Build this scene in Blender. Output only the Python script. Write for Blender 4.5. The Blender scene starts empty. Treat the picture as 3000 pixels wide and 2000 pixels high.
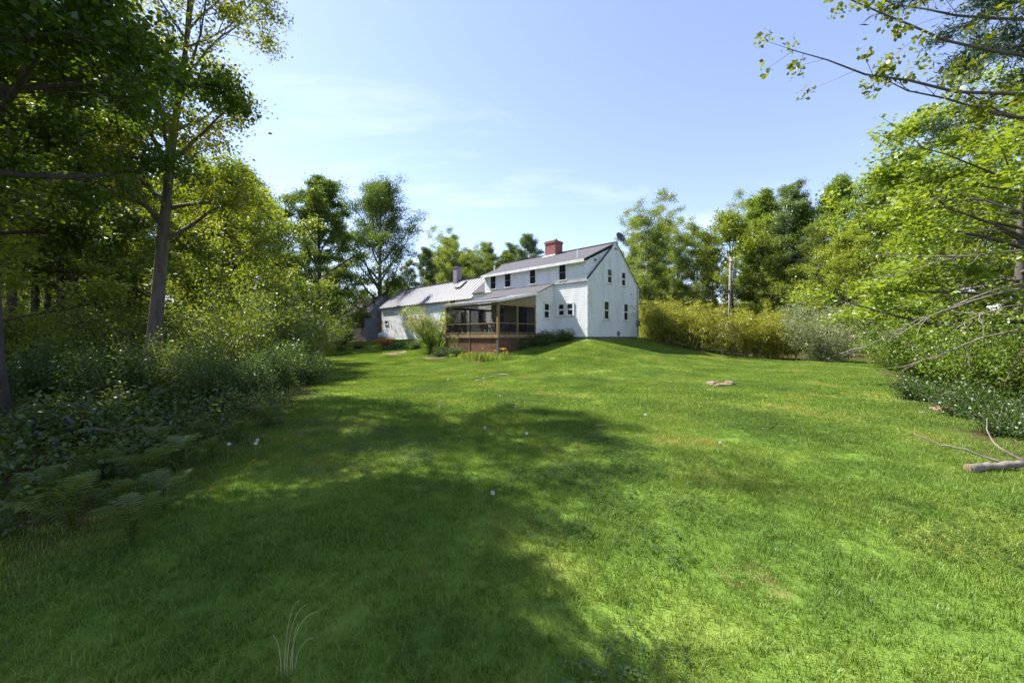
import bpy, math, random
import numpy as np
R = math.radians
scn = bpy.context.scene
COL = scn.collection

# ------------------------------------------------------------------ camera
EYE = 1.6
FPX, HZ = 1100.0, 985.0            # focal length and horizon row in photograph pixels
cam = bpy.data.cameras.new('camera')
cam.sensor_width = 36.0
cam.lens = FPX / 3000.0 * 36.0
cam.shift_y = -15.0 / 3000.0
cam.clip_start, cam.clip_end = 0.05, 3000.0
cam.dof.use_dof = True
cam.dof.focus_distance = 3.4
cam.dof.aperture_fstop = 2.6
cam_o = bpy.data.objects.new('camera', cam)
COL.objects.link(cam_o)
cam_o.location = (0, 0, EYE)
cam_o.rotation_euler = (R(90), 0, 0)
scn.camera = cam_o

# ------------------------------------------------------------------ light
SUN_EL = R(52.0)
TRAVEL = np.array([1.0, -0.5]); TRAVEL /= np.hypot(*TRAVEL)     # where the shadows fall
w = bpy.data.worlds.new('World'); scn.world = w; w.use_nodes = True
nt = w.node_tree; N = nt.nodes; L = nt.links
bg = N['Background']
sky = N.new('ShaderNodeTexSky'); sky.sky_type = 'NISHITA'; sky.sun_disc = False
sky.sun_elevation = SUN_EL
sky.sun_rotation = math.atan2(-TRAVEL[0], -TRAVEL[1])
sky.altitude = 50; sky.air_density = 1.0; sky.dust_density = 0.22; sky.ozone_density = 2.2
tc = N.new('ShaderNodeTexCoord')
sep = N.new('ShaderNodeSeparateXYZ'); L.new(tc.outputs['Generated'], sep.inputs[0])
addz = N.new('ShaderNodeMath'); addz.operation = 'ADD'; addz.inputs[1].default_value = 0.22
L.new(sep.outputs[2], addz.inputs[0])
dx = N.new('ShaderNodeMath'); dx.operation = 'DIVIDE'; L.new(sep.outputs[0], dx.inputs[0]); L.new(addz.outputs[0], dx.inputs[1])
dy = N.new('ShaderNodeMath'); dy.operation = 'DIVIDE'; L.new(sep.outputs[1], dy.inputs[0]); L.new(addz.outputs[0], dy.inputs[1])
cmb = N.new('ShaderNodeCombineXYZ'); L.new(dx.outputs[0], cmb.inputs[0]); L.new(dy.outputs[0], cmb.inputs[1])
mp = N.new('ShaderNodeMapping'); L.new(cmb.outputs[0], mp.inputs[0])
mp.inputs['Location'].default_value = (0.703, 3.278, 0); mp.inputs['Rotation'].default_value = (0, 0, R(35)); mp.inputs['Scale'].default_value = (0.75, 1.7, 1)
n1 = N.new('ShaderNodeTexNoise'); n1.inputs['Scale'].default_value = 1.1; n1.inputs['Detail'].default_value = 9
n1.inputs['Roughness'].default_value = 0.58; n1.inputs['Distortion'].default_value = 0.5
L.new(mp.outputs[0], n1.inputs[0])
cr = N.new('ShaderNodeValToRGB'); cr.color_ramp.elements[0].position = 0.54; cr.color_ramp.elements[0].color = (0.07, 0.07, 0.07, 1); cr.color_ramp.elements[1].position = 0.78
cr.color_ramp.elements[1].color = (0.45, 0.45, 0.45, 1)
L.new(n1.outputs[0], cr.inputs[0])
tn = N.new('ShaderNodeMixRGB'); tn.blend_type = 'MULTIPLY'; tn.inputs[0].default_value = 1.0; tn.inputs[2].default_value = (1.04, 0.93, 1.0, 1); L.new(sky.outputs[0], tn.inputs[1])
mx = N.new('ShaderNodeMixRGB'); L.new(cr.outputs[0], mx.inputs[0]); L.new(tn.outputs[0], mx.inputs[1])
mx.inputs[2].default_value = (5.5, 5.6, 5.9, 1)
L.new(mx.outputs[0], bg.inputs[0])
bg.inputs[1].default_value = 0.105
sun = bpy.data.lights.new('sun', 'SUN'); sun.energy = 4.3; sun.angle = R(0.53); sun.color = (1.0, 0.965, 0.90)
sun_o = bpy.data.objects.new('sun', sun); COL.objects.link(sun_o)
from mathutils import Vector, Matrix
tv = Vector((TRAVEL[0] * math.cos(SUN_EL), TRAVEL[1] * math.cos(SUN_EL), -math.sin(SUN_EL)))
sun_o.rotation_euler = tv.to_track_quat('-Z', 'Y').to_euler()
sun_o.location = (-30, 0, 40)
vs = scn.view_settings
vs.view_transform = 'Standard'; vs.look = 'None'; vs.exposure = 1.52; vs.gamma = 1.0; vs.use_curve_mapping = False
scn.cycles.max_bounces = 8; scn.cycles.diffuse_bounces = 4; scn.cycles.transmission_bounces = 5
scn.cycles.transparent_max_bounces = 12; scn.cycles.use_denoising = True
scn.cycles.sample_clamp_indirect = 6.0

# ------------------------------------------------------------------ helpers
def tag(o, label=None, cat=None, group=None, kind=None):
    if label: o['label'] = label
    if cat: o['category'] = cat
    if group: o['group'] = group
    if kind: o['kind'] = kind
    return o
def empty(name, loc=(0, 0, 0), rz=0.0, label=None, cat=None, group=None):
    o = bpy.data.objects.new(name, None); COL.objects.link(o)
    o.location = loc; o.rotation_euler = (0, 0, rz); o.empty_display_size = 0.3
    return tag(o, label, cat, group)
def link(name, me, parent=None):
    o = bpy.data.objects.new(name, me); COL.objects.link(o)
    if parent is not None: o.parent = parent
    return o
class MB:
    def __init__(s): s.v = []; s.f = []
    def quad(s, *p):
        n = len(s.v); s.v += [tuple(map(float, q)) for q in p]; s.f.append(tuple(range(n, n + len(p)))); return s
    def box(s, F, a0, a1, b0, b1, c0, c1):
        n = len(s.v)
        for c in (c0, c1):
            for a, b in ((a0, b0), (a1, b0), (a1, b1), (a0, b1)): s.v.append(tuple(F(a, b, c)))
        for q in ((0, 3, 2, 1), (4, 5, 6, 7), (0, 1, 5, 4), (1, 2, 6, 5), (2, 3, 7, 6), (3, 0, 4, 7)):
            s.f.append(tuple(n + i for i in q))
        return s
    def hull8(s, P):                       # 8 corners: bottom ring, top ring
        n = len(s.v); s.v += [tuple(map(float, p)) for p in P]
        for q in ((0, 3, 2, 1), (4, 5, 6, 7), (0, 1, 5, 4), (1, 2, 6, 5), (2, 3, 7, 6), (3, 0, 4, 7)):
            s.f.append(tuple(n + i for i in q))
        return s
    def slab(s, pts, t):                   # polygon given an extrusion vector
        n = len(s.v); k = len(pts); t = np.array(t, float)
        s.v += [tuple(map(float, p)) for p in pts] + [tuple(map(float, np.array(p) + t)) for p in pts]
        s.f.append(tuple(n + i for i in range(k))[::-1]); s.f.append(tuple(n + k + i for i in range(k)))
        for i in range(k):
            j = (i + 1) % k; s.f.append((n + i, n + j, n + k + j, n + k + i))
        return s
    def bar(s, p, q, wd, ht=None):         # square bar from p to q
        p = np.array(p, float); q = np.array(q, float); d = q - p; d /= max(np.linalg.norm(d), 1e-9)
        up = np.array([0, 0, 1.0]) if abs(d[2]) < 0.95 else np.array([1.0, 0, 0])
        u = np.cross(d, up); u /= np.linalg.norm(u); v = np.cross(u, d); ht = ht or wd
        r = [p + sx * u * wd / 2 + sy * v * ht / 2 for sx, sy in ((-1, -1), (1, -1), (1, 1), (-1, 1))]
        return s.hull8(r + [a + (q - p) for a in r])
    def tube(s, pts, rad, k=6, cap=True):
        pts = np.asarray(pts, float); m = len(pts); rad = np.broadcast_to(np.asarray(rad, float), (m,))
        n = len(s.v)
        tan = np.gradient(pts, axis=0); tan /= np.maximum(np.linalg.norm(tan, axis=1, keepdims=True), 1e-9)
        ref = np.array([0.0, 0, 1]) if abs(tan[:, 2].mean()) < 0.8 else np.array([1.0, 0, 0])
        u = np.cross(tan, ref); u /= np.maximum(np.linalg.norm(u, axis=1, keepdims=True), 1e-9); v = np.cross(tan, u)
        an = np.arange(k) * 2 * np.pi / k
        ring = pts[:, None] + rad[:, None, None] * (np.cos(an)[None, :, None] * u[:, None] + np.sin(an)[None, :, None] * v[:, None])
        s.v += [tuple(p) for p in ring.reshape(-1, 3)]
        for i in range(m - 1):
            for j in range(k):
                j2 = (j + 1) % k
                s.f.append((n + i * k + j, n + i * k + j2, n + (i + 1) * k + j2, n + (i + 1) * k + j))
        if cap:
            s.f.append(tuple(n + j for j in range(k))[::-1]); s.f.append(tuple(n + (m - 1) * k + j for j in range(k)))
        return s
    def lathe(s, c, prof, k=12, axis=2):
        n = len(s.v); an = np.arange(k) * 2 * np.pi / k; c = np.array(c, float)
        for r, h in prof:
            for a in an:
                p = [r * math.cos(a), r * math.sin(a), h]
                if axis == 0: p = [h, p[0], p[1]]
                s.v.append(tuple(c + np.array(p)))
        for i in range(len(prof) - 1):
            for j in range(k):
                j2 = (j + 1) % k
                s.f.append((n + i * k + j, n + i * k + j2, n + (i + 1) * k + j2, n + (i + 1) * k + j))
        s.f.append(tuple(n + j for j in range(k))[::-1]); s.f.append(tuple(n + (len(prof) - 1) * k + j for j in range(k)))
        return s
    def mesh(s, name, mat, smooth=False):
        me = bpy.data.meshes.new(name); me.from_pydata(s.v, [], s.f); me.update()
        if mat: me.materials.append(mat)
        if smooth: me.polygons.foreach_set('use_smooth', np.ones(len(me.polygons), bool))
        return me
    def build(s, name, mat, parent=None, smooth=False):
        return link(name, s.mesh(name, mat, smooth), parent)
def mesh_np(name, V, F, mat, tint=None, smooth=False):
    V = np.ascontiguousarray(V, np.float32); F = np.ascontiguousarray(F, np.int32); k = F.shape[1]
    me = bpy.data.meshes.new(name)
    me.vertices.add(len(V)); me.vertices.foreach_set('co', V.ravel())
    me.loops.add(F.size); me.loops.foreach_set('vertex_index', F.ravel())
    me.polygons.add(len(F)); me.polygons.foreach_set('loop_start', np.arange(0, F.size, k, dtype=np.int32))
    me.polygons.foreach_set('loop_total', np.full(len(F), k, np.int32))
    if tint is not None:
        a = me.attributes.new('tint', 'FLOAT', 'POINT'); a.data.foreach_set('value', np.ascontiguousarray(tint, np.float32))
    me.update(calc_edges=True)
    if smooth: me.polygons.foreach_set('use_smooth', np.ones(len(F), bool))
    me.materials.append(mat)
    return me
def FW(a, b, c): return (a, b, c)

# house frame: local x along the front (towards the near corner), local y backwards, local z = 0 at eye height
HX = np.array([1130, -1100.0]) / math.hypot(1130, 1100); HY = np.array([-HX[1], HX[0]])
HP = np.array([221 / FPX * 24.0, 24.0]); HROT = math.atan2(HX[1], HX[0])
def to_local(x, y):
    return (x - HP[0]) * HX[0] + (y - HP[1]) * HX[1], (x - HP[0]) * HY[0] + (y - HP[1]) * HY[1]
def to_world(lx, ly): return HP + lx * HX + ly * HY

# ------------------------------------------------------------------ terrain height
def ground_h(x, y):
    x = np.asarray(x, float); y = np.asarray(y, float)
    lx, ly = to_local(x, y)
    ddx = np.maximum(np.maximum(-40 - lx, lx - 0.2), 0); ddy = np.maximum(np.maximum(-0.2 - ly, ly - 9.0), 0)
    d = np.hypot(ddx * 1.05, ddy)
    h0 = np.interp(lx, [-45, -27, -11, 0], [0.9, 1.2, 1.45, 1.42])
    reach = np.interp(lx, [-40, -12, -6, 0], [8.0, 9.0, 9.6, 9.6])
    u = np.clip(d / reach, 0, 1)
    h = h0 * (1 - u) ** 1.45
    far = np.clip((np.hypot(x, y) - 4) / 20, 0, 1)
    und = 0.05 * np.sin(x * 0.55 + 1.3) * np.cos(y * 0.43) + 0.03 * np.sin(x * 1.1 + y * 0.9)
    return h + und * far * np.clip(1 - h * 1.2, 0.1, 1)
def gh(x, y): return float(ground_h(x, y))
def at(px, d): return (px - 1500) / FPX * d                       # photograph column at distance d -> world x
def on_ground(px, py):                                            # where the sight line meets the terrain
    dx_, dz_ = (px - 1500) / FPX, (HZ - py) / FPX
    t = 1.2
    while t < 120:
        if EYE + dz_ * t <= gh(dx_ * t, t): break
        t += 0.03
    return dx_ * t, t, gh(dx_ * t, t)
LEFT_EDGE = [(-60, -9), (0, -3.9), (2.7, -3.8), (4.8, -3.7), (6.6, -4.1), (10, -5.6), (14, -7.2), (20, -10.2), (27, -13.5), (35, -18.0), (60, -30)]
RIGHT_EDGE = [(-60, 8), (0, 5.0), (4.2, 6.2), (6.6, 7.9), (11.4, 12.0), (17, 17), (22, 22.5), (24, 24)]
def left_x(y): return np.interp(y, [p[0] for p in LEFT_EDGE], [p[1] for p in LEFT_EDGE])
def right_x(y): return np.interp(y, [p[0] for p in RIGHT_EDGE], [p[1] for p in RIGHT_EDGE])
HEDGE = [(12.0, 33.5), (11.4, 30.0), (11.9, 27.6), (14.0, 26.3), (17.0, 26.0), (20.0, 26.4)]
def hedge_y(x): return np.interp(x, [11.2, 12, 14, 17, 20, 26, 60], [40, 27.2, 25.7, 25.3, 25.6, 24, 20])
def lawn_mask(x, y):
    m = np.clip((x - left_x(y)) / 0.8, 0, 1) * np.clip((right_x(y) - x) / 1.4, 0, 1)
    m = m * np.where(x > 9.5, np.clip((hedge_y(np.maximum(x, 11.2)) - y) / 1.0, 0, 1), 1)
    m = m * np.clip((44 - y) / 6, 0, 1)
    return m

# ------------------------------------------------------------------ materials
def new_mat(name):
    m = bpy.data.materials.new(name); m.use_nodes = True
    nd = m.node_tree.nodes; nd.clear()
    out = nd.new('ShaderNodeOutputMaterial')
    return m, nd, m.node_tree.links, out
def ramp(nd, stops):
    r = nd.new('ShaderNodeValToRGB'); e = r.color_ramp.elements
    while len(e) < len(stops): e.new(0.5)
    for i, (p, c) in enumerate(stops): e[i].position = p; e[i].color = (*c, 1)
    return r
def plain(name, c, rough=0.7, var=0.25, scale=6.0, stretch=(1, 1, 1), metal=0.0, bump=0.0, bscale=30.0, c2=None, spec=0.4, detail=6):
    m, nd, lk, out = new_mat(name)
    b = nd.new('ShaderNodeBsdfPrincipled'); lk.new(b.outputs[0], out.inputs[0])
    b.inputs['Roughness'].default_value = rough; b.inputs['Metallic'].default_value = metal
    b.inputs['Specular IOR Level'].default_value = spec
    t = nd.new('ShaderNodeTexCoord'); mpn = nd.new('ShaderNodeMapping'); mpn.inputs['Scale'].default_value = stretch
    lk.new(t.outputs['Object'], mpn.inputs[0])
    n = nd.new('ShaderNodeTexNoise'); n.inputs['Scale'].default_value = scale; n.inputs['Detail'].default_value = detail
    lk.new(mpn.outputs[0], n.inputs[0])
    c = np.array(c); lo = np.array(c2) if c2 is not None else c * (1 - var); hi = np.minimum(c * (1 + var * 0.6), 1)
    r = ramp(nd, [(0.32, tuple(lo)), (0.52, tuple(c)), (0.74, tuple(hi))]); lk.new(n.outputs[0], r.inputs[0])
    lk.new(r.outputs[0], b.inputs['Base Color'])
    if bump:
        n2 = nd.new('ShaderNodeTexNoise'); n2.inputs['Scale'].default_value = bscale; n2.inputs['Detail'].default_value = 5
        lk.new(mpn.outputs[0], n2.inputs[0])
        bp = nd.new('ShaderNodeBump'); bp.inputs['Strength'].default_value = bump; bp.inputs['Distance'].default_value = 0.02
        lk.new(n2.outputs[0], bp.inputs['Height']); lk.new(bp.outputs[0], b.inputs['Normal'])
    return m
def leafy(name, lo, mid, hi, trans=0.45, tcol=None, gloss=0.035, objvar=0.35):
    m, nd, lk, out = new_mat(name)
    a = nd.new('ShaderNodeAttribute'); a.attribute_name = 'tint'
    oi = nd.new('ShaderNodeObjectInfo')
    ad = nd.new('ShaderNodeMath'); ad.operation = 'MULTIPLY_ADD'; lk.new(oi.outputs['Random'], ad.inputs[0]); ad.inputs[1].default_value = objvar
    ad.inputs[2].default_value = -objvar / 2
    s = nd.new('ShaderNodeMath'); s.operation = 'ADD'; s.use_clamp = True; lk.new(a.outputs['Fac'], s.inputs[0]); lk.new(ad.outputs[0], s.inputs[1])
    r = ramp(nd, [(0.0, lo), (0.5, mid), (1.0, hi)]); lk.new(s.outputs[0], r.inputs[0])
    d = nd.new('ShaderNodeBsdfDiffuse'); lk.new(r.outputs[0], d.inputs[0])
    t = nd.new('ShaderNodeBsdfTranslucent')
    tm = nd.new('ShaderNodeMixRGB'); tm.blend_type = 'MULTIPLY'; tm.inputs[0].default_value = 1.0
    lk.new(r.outputs[0], tm.inputs[1]); tm.inputs[2].default_value = (*(tcol or (1.5, 1.35, 0.6)), 1)
    lk.new(tm.outputs[0], t.inputs[0])
    g = nd.new('ShaderNodeBsdfGlossy'); g.inputs['Roughness'].default_value = 0.42; g.inputs[0].default_value = (0.9, 0.95, 1, 1)
    m1 = nd.new('ShaderNodeMixShader'); m1.inputs[0].default_value = trans; lk.new(d.outputs[0], m1.inputs[1]); lk.new(t.outputs[0], m1.inputs[2])
    m2 = nd.new('ShaderNodeMixShader'); m2.inputs[0].default_value = gloss; lk.new(m1.outputs[0], m2.inputs[1]); lk.new(g.outputs[0], m2.inputs[2])
    lk.new(m2.outputs[0], out.inputs[0])
    return m
M = {}
M['leaf_dark'] = leafy('leaf_dark', (0.042, 0.075, 0.008), (0.07, 0.125, 0.011), (0.13, 0.205, 0.018), trans=0.52)
M['leaf_maple'] = leafy('leaf_maple', (0.095, 0.155, 0.02), (0.155, 0.235, 0.03), (0.235, 0.315, 0.045))
M['leaf_yellow'] = leafy('leaf_yellow', (0.12, 0.16, 0.015), (0.20, 0.24, 0.025), (0.31, 0.32, 0.04), trans=0.5)
M['leaf_wood'] = leafy('leaf_wood', (0.06, 0.10, 0.01), (0.12, 0.17, 0.018), (0.21, 0.25, 0.03), trans=0.5)
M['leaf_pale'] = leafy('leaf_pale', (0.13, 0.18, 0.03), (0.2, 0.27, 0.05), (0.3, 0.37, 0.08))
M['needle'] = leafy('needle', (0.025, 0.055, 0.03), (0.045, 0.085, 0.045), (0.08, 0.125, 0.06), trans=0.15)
M['needle_hazy'] = leafy('needle_hazy', (0.10, 0.16, 0.05), (0.15, 0.22, 0.07), (0.21, 0.28, 0.09), trans=0.3)  # far needles paler, distance haze put into their colour
M['leaf_forsythia'] = leafy('leaf_forsythia', (0.2, 0.17, 0.014), (0.26, 0.29, 0.022), (0.36, 0.38, 0.035), trans=0.4, objvar=0.1)
M['leaf_olive'] = leafy('leaf_olive', (0.12, 0.16, 0.06), (0.2, 0.24, 0.11), (0.42, 0.44, 0.3), trans=0.3, objvar=0.1)
M['leaf_shrub'] = leafy('leaf_shrub', (0.03, 0.065, 0.01), (0.06, 0.115, 0.018), (0.12, 0.19, 0.03))
M['leaf_under'] = leafy('leaf_under', (0.035, 0.06, 0.012), (0.075, 0.115, 0.018), (0.14, 0.18, 0.035), objvar=0.4)
M['leaf_fern'] = leafy('leaf_fern', (0.06, 0.09, 0.01), (0.10, 0.145, 0.014), (0.15, 0.2, 0.024))
M['leaf_rhodo'] = leafy('leaf_rhodo', (0.12, 0.17, 0.03), (0.19, 0.26, 0.05), (0.27, 0.34, 0.08))
M['leaf_orange'] = leafy('leaf_orange', (0.25, 0.08, 0.012), (0.36, 0.14, 0.02), (0.32, 0.22, 0.03), trans=0.3)
M['leaf_hosta'] = leafy('leaf_hosta', (0.04, 0.1, 0.03), (0.07, 0.15, 0.04), (0.5, 0.55, 0.42), trans=0.25)
M['blossom'] = leafy('blossom', (0.5, 0.27, 0.2), (0.62, 0.42, 0.33), (0.7, 0.6, 0.5), trans=0.3, tcol=(1, 1, 1))
M['petal_yellow'] = leafy('petal_yellow', (0.6, 0.3, 0.01), (0.7, 0.4, 0.012), (0.75, 0.48, 0.02), trans=0.25, tcol=(1, 1, 1))
M['bark'] = plain('bark', (0.065, 0.052, 0.042), 0.9, 0.45, 9, (1, 1, 0.25), bump=0.8, bscale=22)
M['bark_grey'] = plain('bark_grey', (0.11, 0.092, 0.078), 0.9, 0.4, 8, (1, 1, 0.3), bump=0.6, bscale=22)
M['twig'] = plain('twig', (0.25, 0.2, 0.15), 0.85, 0.3, 10)

def grass_mat(name, ground=False):
    m, nd, lk, out = new_mat(name)
    geo = nd.new('ShaderNodeNewGeometry')
    n = nd.new('ShaderNodeTexNoise'); n.inputs['Scale'].default_value = 0.55; n.inputs['Detail'].default_value = 7; n.inputs['Roughness'].default_value = 0.62
    lk.new(geo.outputs['Position'], n.inputs[0])
    r = ramp(nd, [(0.34, (0.10, 0.175, 0.028)), (0.5, (0.155, 0.245, 0.036)), (0.6, (0.21, 0.28, 0.048)), (0.71, (0.33, 0.27, 0.08))]); lk.new(n.outputs[0], r.inputs[0])
    n3 = nd.new('ShaderNodeTexNoise'); n3.inputs['Scale'].default_value = 0.9; n3.inputs['Detail'].default_value = 5; n3.inputs['Roughness'].default_value = 0.7
    mv = nd.new('ShaderNodeMapping'); mv.inputs['Location'].default_value = (13, 5, 2); lk.new(geo.outputs['Position'], mv.inputs[0]); lk.new(mv.outputs[0], n3.inputs[0])
    r3 = ramp(nd, [(0.64, (0, 0, 0)), (0.74, (0.55, 0.55, 0.55))]); lk.new(n3.outputs[0], r3.inputs[0])
    mixb = nd.new('ShaderNodeMixRGB'); lk.new(r3.outputs[0], mixb.inputs[0]); lk.new(r.outputs[0], mixb.inputs[1]); mixb.inputs[2].default_value = (0.30, 0.2, 0.09, 1)
    if not ground:
        a = nd.new('ShaderNodeAttribute'); a.attribute_name = 'tint'
        rt = ramp(nd, [(0.0, (0.6, 0.66, 0.6)), (0.55, (1, 1, 1)), (0.9, (1.25, 1.2, 1.2)), (0.97, (1.7, 1.3, 1.9))]); lk.new(a.outputs['Fac'], rt.inputs[0])
        ml = nd.new('ShaderNodeMixRGB'); ml.blend_type = 'MULTIPLY'; ml.inputs[0].default_value = 1; lk.new(mixb.outputs[0], ml.inputs[1]); lk.new(rt.outputs[0], ml.inputs[2])
        d = nd.new('ShaderNodeBsdfDiffuse'); lk.new(ml.outputs[0], d.inputs[0])
        t = nd.new('ShaderNodeBsdfTranslucent')
        tm = nd.new('ShaderNodeMixRGB'); tm.blend_type = 'MULTIPLY'; tm.inputs[0].default_value = 1; lk.new(ml.outputs[0], tm.inputs[1]); tm.inputs[2].default_value = (1.35, 1.25, 0.5, 1)
        lk.new(tm.outputs[0], t.inputs[0])
        g = nd.new('ShaderNodeBsdfGlossy'); g.inputs['Roughness'].default_value = 0.4
        m1 = nd.new('ShaderNodeMixShader'); m1.inputs[0].default_value = 0.35; lk.new(d.outputs[0], m1.inputs[1]); lk.new(t.outputs[0], m1.inputs[2])
        m2 = nd.new('ShaderNodeMixShader'); m2.inputs[0].default_value = 0.015; lk.new(m1.outputs[0], m2.inputs[1]); lk.new(g.outputs[0], m2.inputs[2])
        lk.new(m2.outputs[0], out.inputs[0])
    else:
        a = nd.new('ShaderNodeAttribute'); a.attribute_name = 'lawn'
        nf = nd.new('ShaderNodeTexNoise'); nf.inputs['Scale'].default_value = 2.2; nf.inputs['Detail'].default_value = 8; lk.new(geo.outputs['Position'], nf.inputs[0])
        rf = ramp(nd, [(0.3, (0.035, 0.026, 0.014)), (0.48, (0.075, 0.055, 0.03)), (0.6, (0.05, 0.075, 0.015)), (0.75, (0.09, 0.12, 0.025))]); lk.new(nf.outputs[0], rf.inputs[0])
        dk = nd.new('ShaderNodeMixRGB'); dk.blend_type = 'MULTIPLY'; dk.inputs[0].default_value = 1; lk.new(mixb.outputs[0], dk.inputs[1]); dk.inputs[2].default_value = (0.8, 0.8, 0.9, 1)
        mm = nd.new('ShaderNodeMixRGB'); lk.new(a.outputs['Fac'], mm.inputs[0]); lk.new(rf.outputs[0], mm.inputs[1]); lk.new(dk.outputs[0], mm.inputs[2])
        d = nd.new('ShaderNodeBsdfDiffuse'); lk.new(mm.outputs[0], d.inputs[0]); lk.new(d.outputs[0], out.inputs[0])
    return m
M['ground'] = grass_mat('ground', True); M['grass'] = grass_mat('grass')

def siding_mat():
    m, nd, lk, out = new_mat('white_clapboard')
    b = nd.new('ShaderNodeBsdfPrincipled'); lk.new(b.outputs[0], out.inputs[0]); b.inputs['Roughness'].default_value = 0.6
    t = nd.new('ShaderNodeTexCoord'); mpn = nd.new('ShaderNodeMapping'); mpn.inputs['Scale'].default_value = (1.0, 1.0, 0.5); lk.new(t.outputs['Object'], mpn.inputs[0])
    n = nd.new('ShaderNodeTexNoise'); n.inputs['Scale'].default_value = 1.4; n.inputs['Detail'].default_value = 7; lk.new(mpn.outputs[0], n.inputs[0])
    r = ramp(nd, [(0.28, (0.62, 0.615, 0.575)), (0.45, (0.76, 0.76, 0.745)), (0.7, (0.8, 0.8, 0.8))]); lk.new(n.outputs[0], r.inputs[0])
    n2 = nd.new('ShaderNodeTexNoise'); n2.inputs['Scale'].default_value = 5; n2.inputs['Detail'].default_value = 8; lk.new(mpn.outputs[0], n2.inputs[0])
    r2 = ramp(nd, [(0.66, (0, 0, 0)), (0.8, (0.35, 0.35, 0.35))]); lk.new(n2.outputs[0], r2.inputs[0])
    mxx = nd.new('ShaderNodeMixRGB'); lk.new(r2.outputs[0], mxx.inputs[0]); lk.new(r.outputs[0], mxx.inputs[1]); mxx.inputs[2].default_value = (0.4, 0.36, 0.27, 1)
    lk.new(mxx.outputs[0], b.inputs['Base Color'])
    return m
M['siding'] = siding_mat()
M['trim'] = plain('white_trim', (0.78, 0.78, 0.76), 0.55, 0.2, 3, c2=(0.6, 0.58, 0.52))
M['trim_worn'] = plain('peeling_trim', (0.5, 0.48, 0.46), 0.8, 0.4, 7, c2=(0.22, 0.19, 0.16))
M['shingle'] = plain('asphalt_shingle', (0.105, 0.1, 0.107), 0.95, 0.35, 5, (1, 3, 1), bump=0.6, bscale=14, spec=0.15)
M['shingle_shade_tone'] = plain('old_shingle_shade_tone', (0.03, 0.025, 0.028), 0.9, 0.5, 3, c2=(0.05, 0.028, 0.018))  # shed roof albedo lowered so the sunlit slope looks shaded
M['metal_roof'] = plain('metal_roof', (0.165, 0.163, 0.178), 0.5, 0.12, 1.5, metal=0.3, spec=0.3)
M['roll_roof'] = plain('pale_roll_roofing', (0.2, 0.185, 0.19), 0.85, 0.25, 3, c2=(0.12, 0.11, 0.11), spec=0.2)
M['lumber'] = plain('treated_lumber', (0.25, 0.155, 0.07), 0.7, 0.3, 5, (4, 4, 0.5))
M['lumber_h'] = plain('deck_lumber', (0.27, 0.18, 0.10), 0.75, 0.35, 4)
M['lattice'] = plain('stained_lattice', (0.22, 0.105, 0.07), 0.8, 0.4, 4, c2=(0.12, 0.065, 0.048))
M['black_metal'] = plain('black_metal', (0.02, 0.02, 0.022), 0.5, 0.2, 5)
M['grey_metal'] = plain('grey_metal', (0.24, 0.25, 0.27), 0.5, 0.2, 5, metal=0.4)
M['dish'] = plain('dish_grey', (0.055, 0.06, 0.075), 0.5, 0.2, 3)
M['concrete'] = plain('foundation', (0.2, 0.19, 0.18), 0.9, 0.35, 4)
M['porch_inside'] = plain('porch_ceiling', (0.28, 0.2, 0.13), 0.8, 0.2, 3)
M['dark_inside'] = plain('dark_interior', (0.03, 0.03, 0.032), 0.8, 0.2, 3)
M['chim_grey'] = plain('painted_chimney', (0.25, 0.22, 0.25), 0.85, 0.25, 6)
M['shed_side'] = plain('weathered_boards', (0.13, 0.11, 0.10), 0.9, 0.4, 5, (3, 3, 0.4))
M['shed_shingle'] = plain('shed_shingles', (0.22, 0.24, 0.27), 0.9, 0.35, 8)
M['pole'] = plain('pole_wood', (0.25, 0.2, 0.16), 0.9, 0.35, 6, (2, 2, 0.2))
M['stone'] = plain('field_stone', (0.17, 0.145, 0.115), 0.9, 0.5, 6, c2=(0.2, 0.13, 0.08), bump=0.8, bscale=9)
M['deadwood'] = plain('dead_wood', (0.24, 0.15, 0.10), 0.9, 0.5, 7, c2=(0.12, 0.08, 0.05), bump=0.8, bscale=16)
M['mulch'] = plain('mulch', (0.2, 0.125, 0.085), 0.95, 0.5, 9, c2=(0.09, 0.055, 0.035), bump=1.0, bscale=25)
M['white_paint'] = plain('white_paint', (0.75, 0.76, 0.77), 0.35, 0.08, 3)
M['pale_blue'] = plain('pale_blue_paint', (0.4, 0.55, 0.68), 0.5, 0.15, 3)
M['fluff'] = leafy('seed_fluff', (0.6, 0.6, 0.58), (0.7, 0.7, 0.68), (0.75, 0.75, 0.75), trans=0.3, tcol=(1, 1, 1))
M['stem_green'] = plain('stem_green', (0.16, 0.2, 0.05), 0.8, 0.25, 8)
M['straw'] = plain('straw', (0.42, 0.38, 0.2), 0.8, 0.2, 8)
M['terracotta'] = plain('terracotta', (0.3, 0.12, 0.06), 0.8, 0.2, 5)

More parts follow.
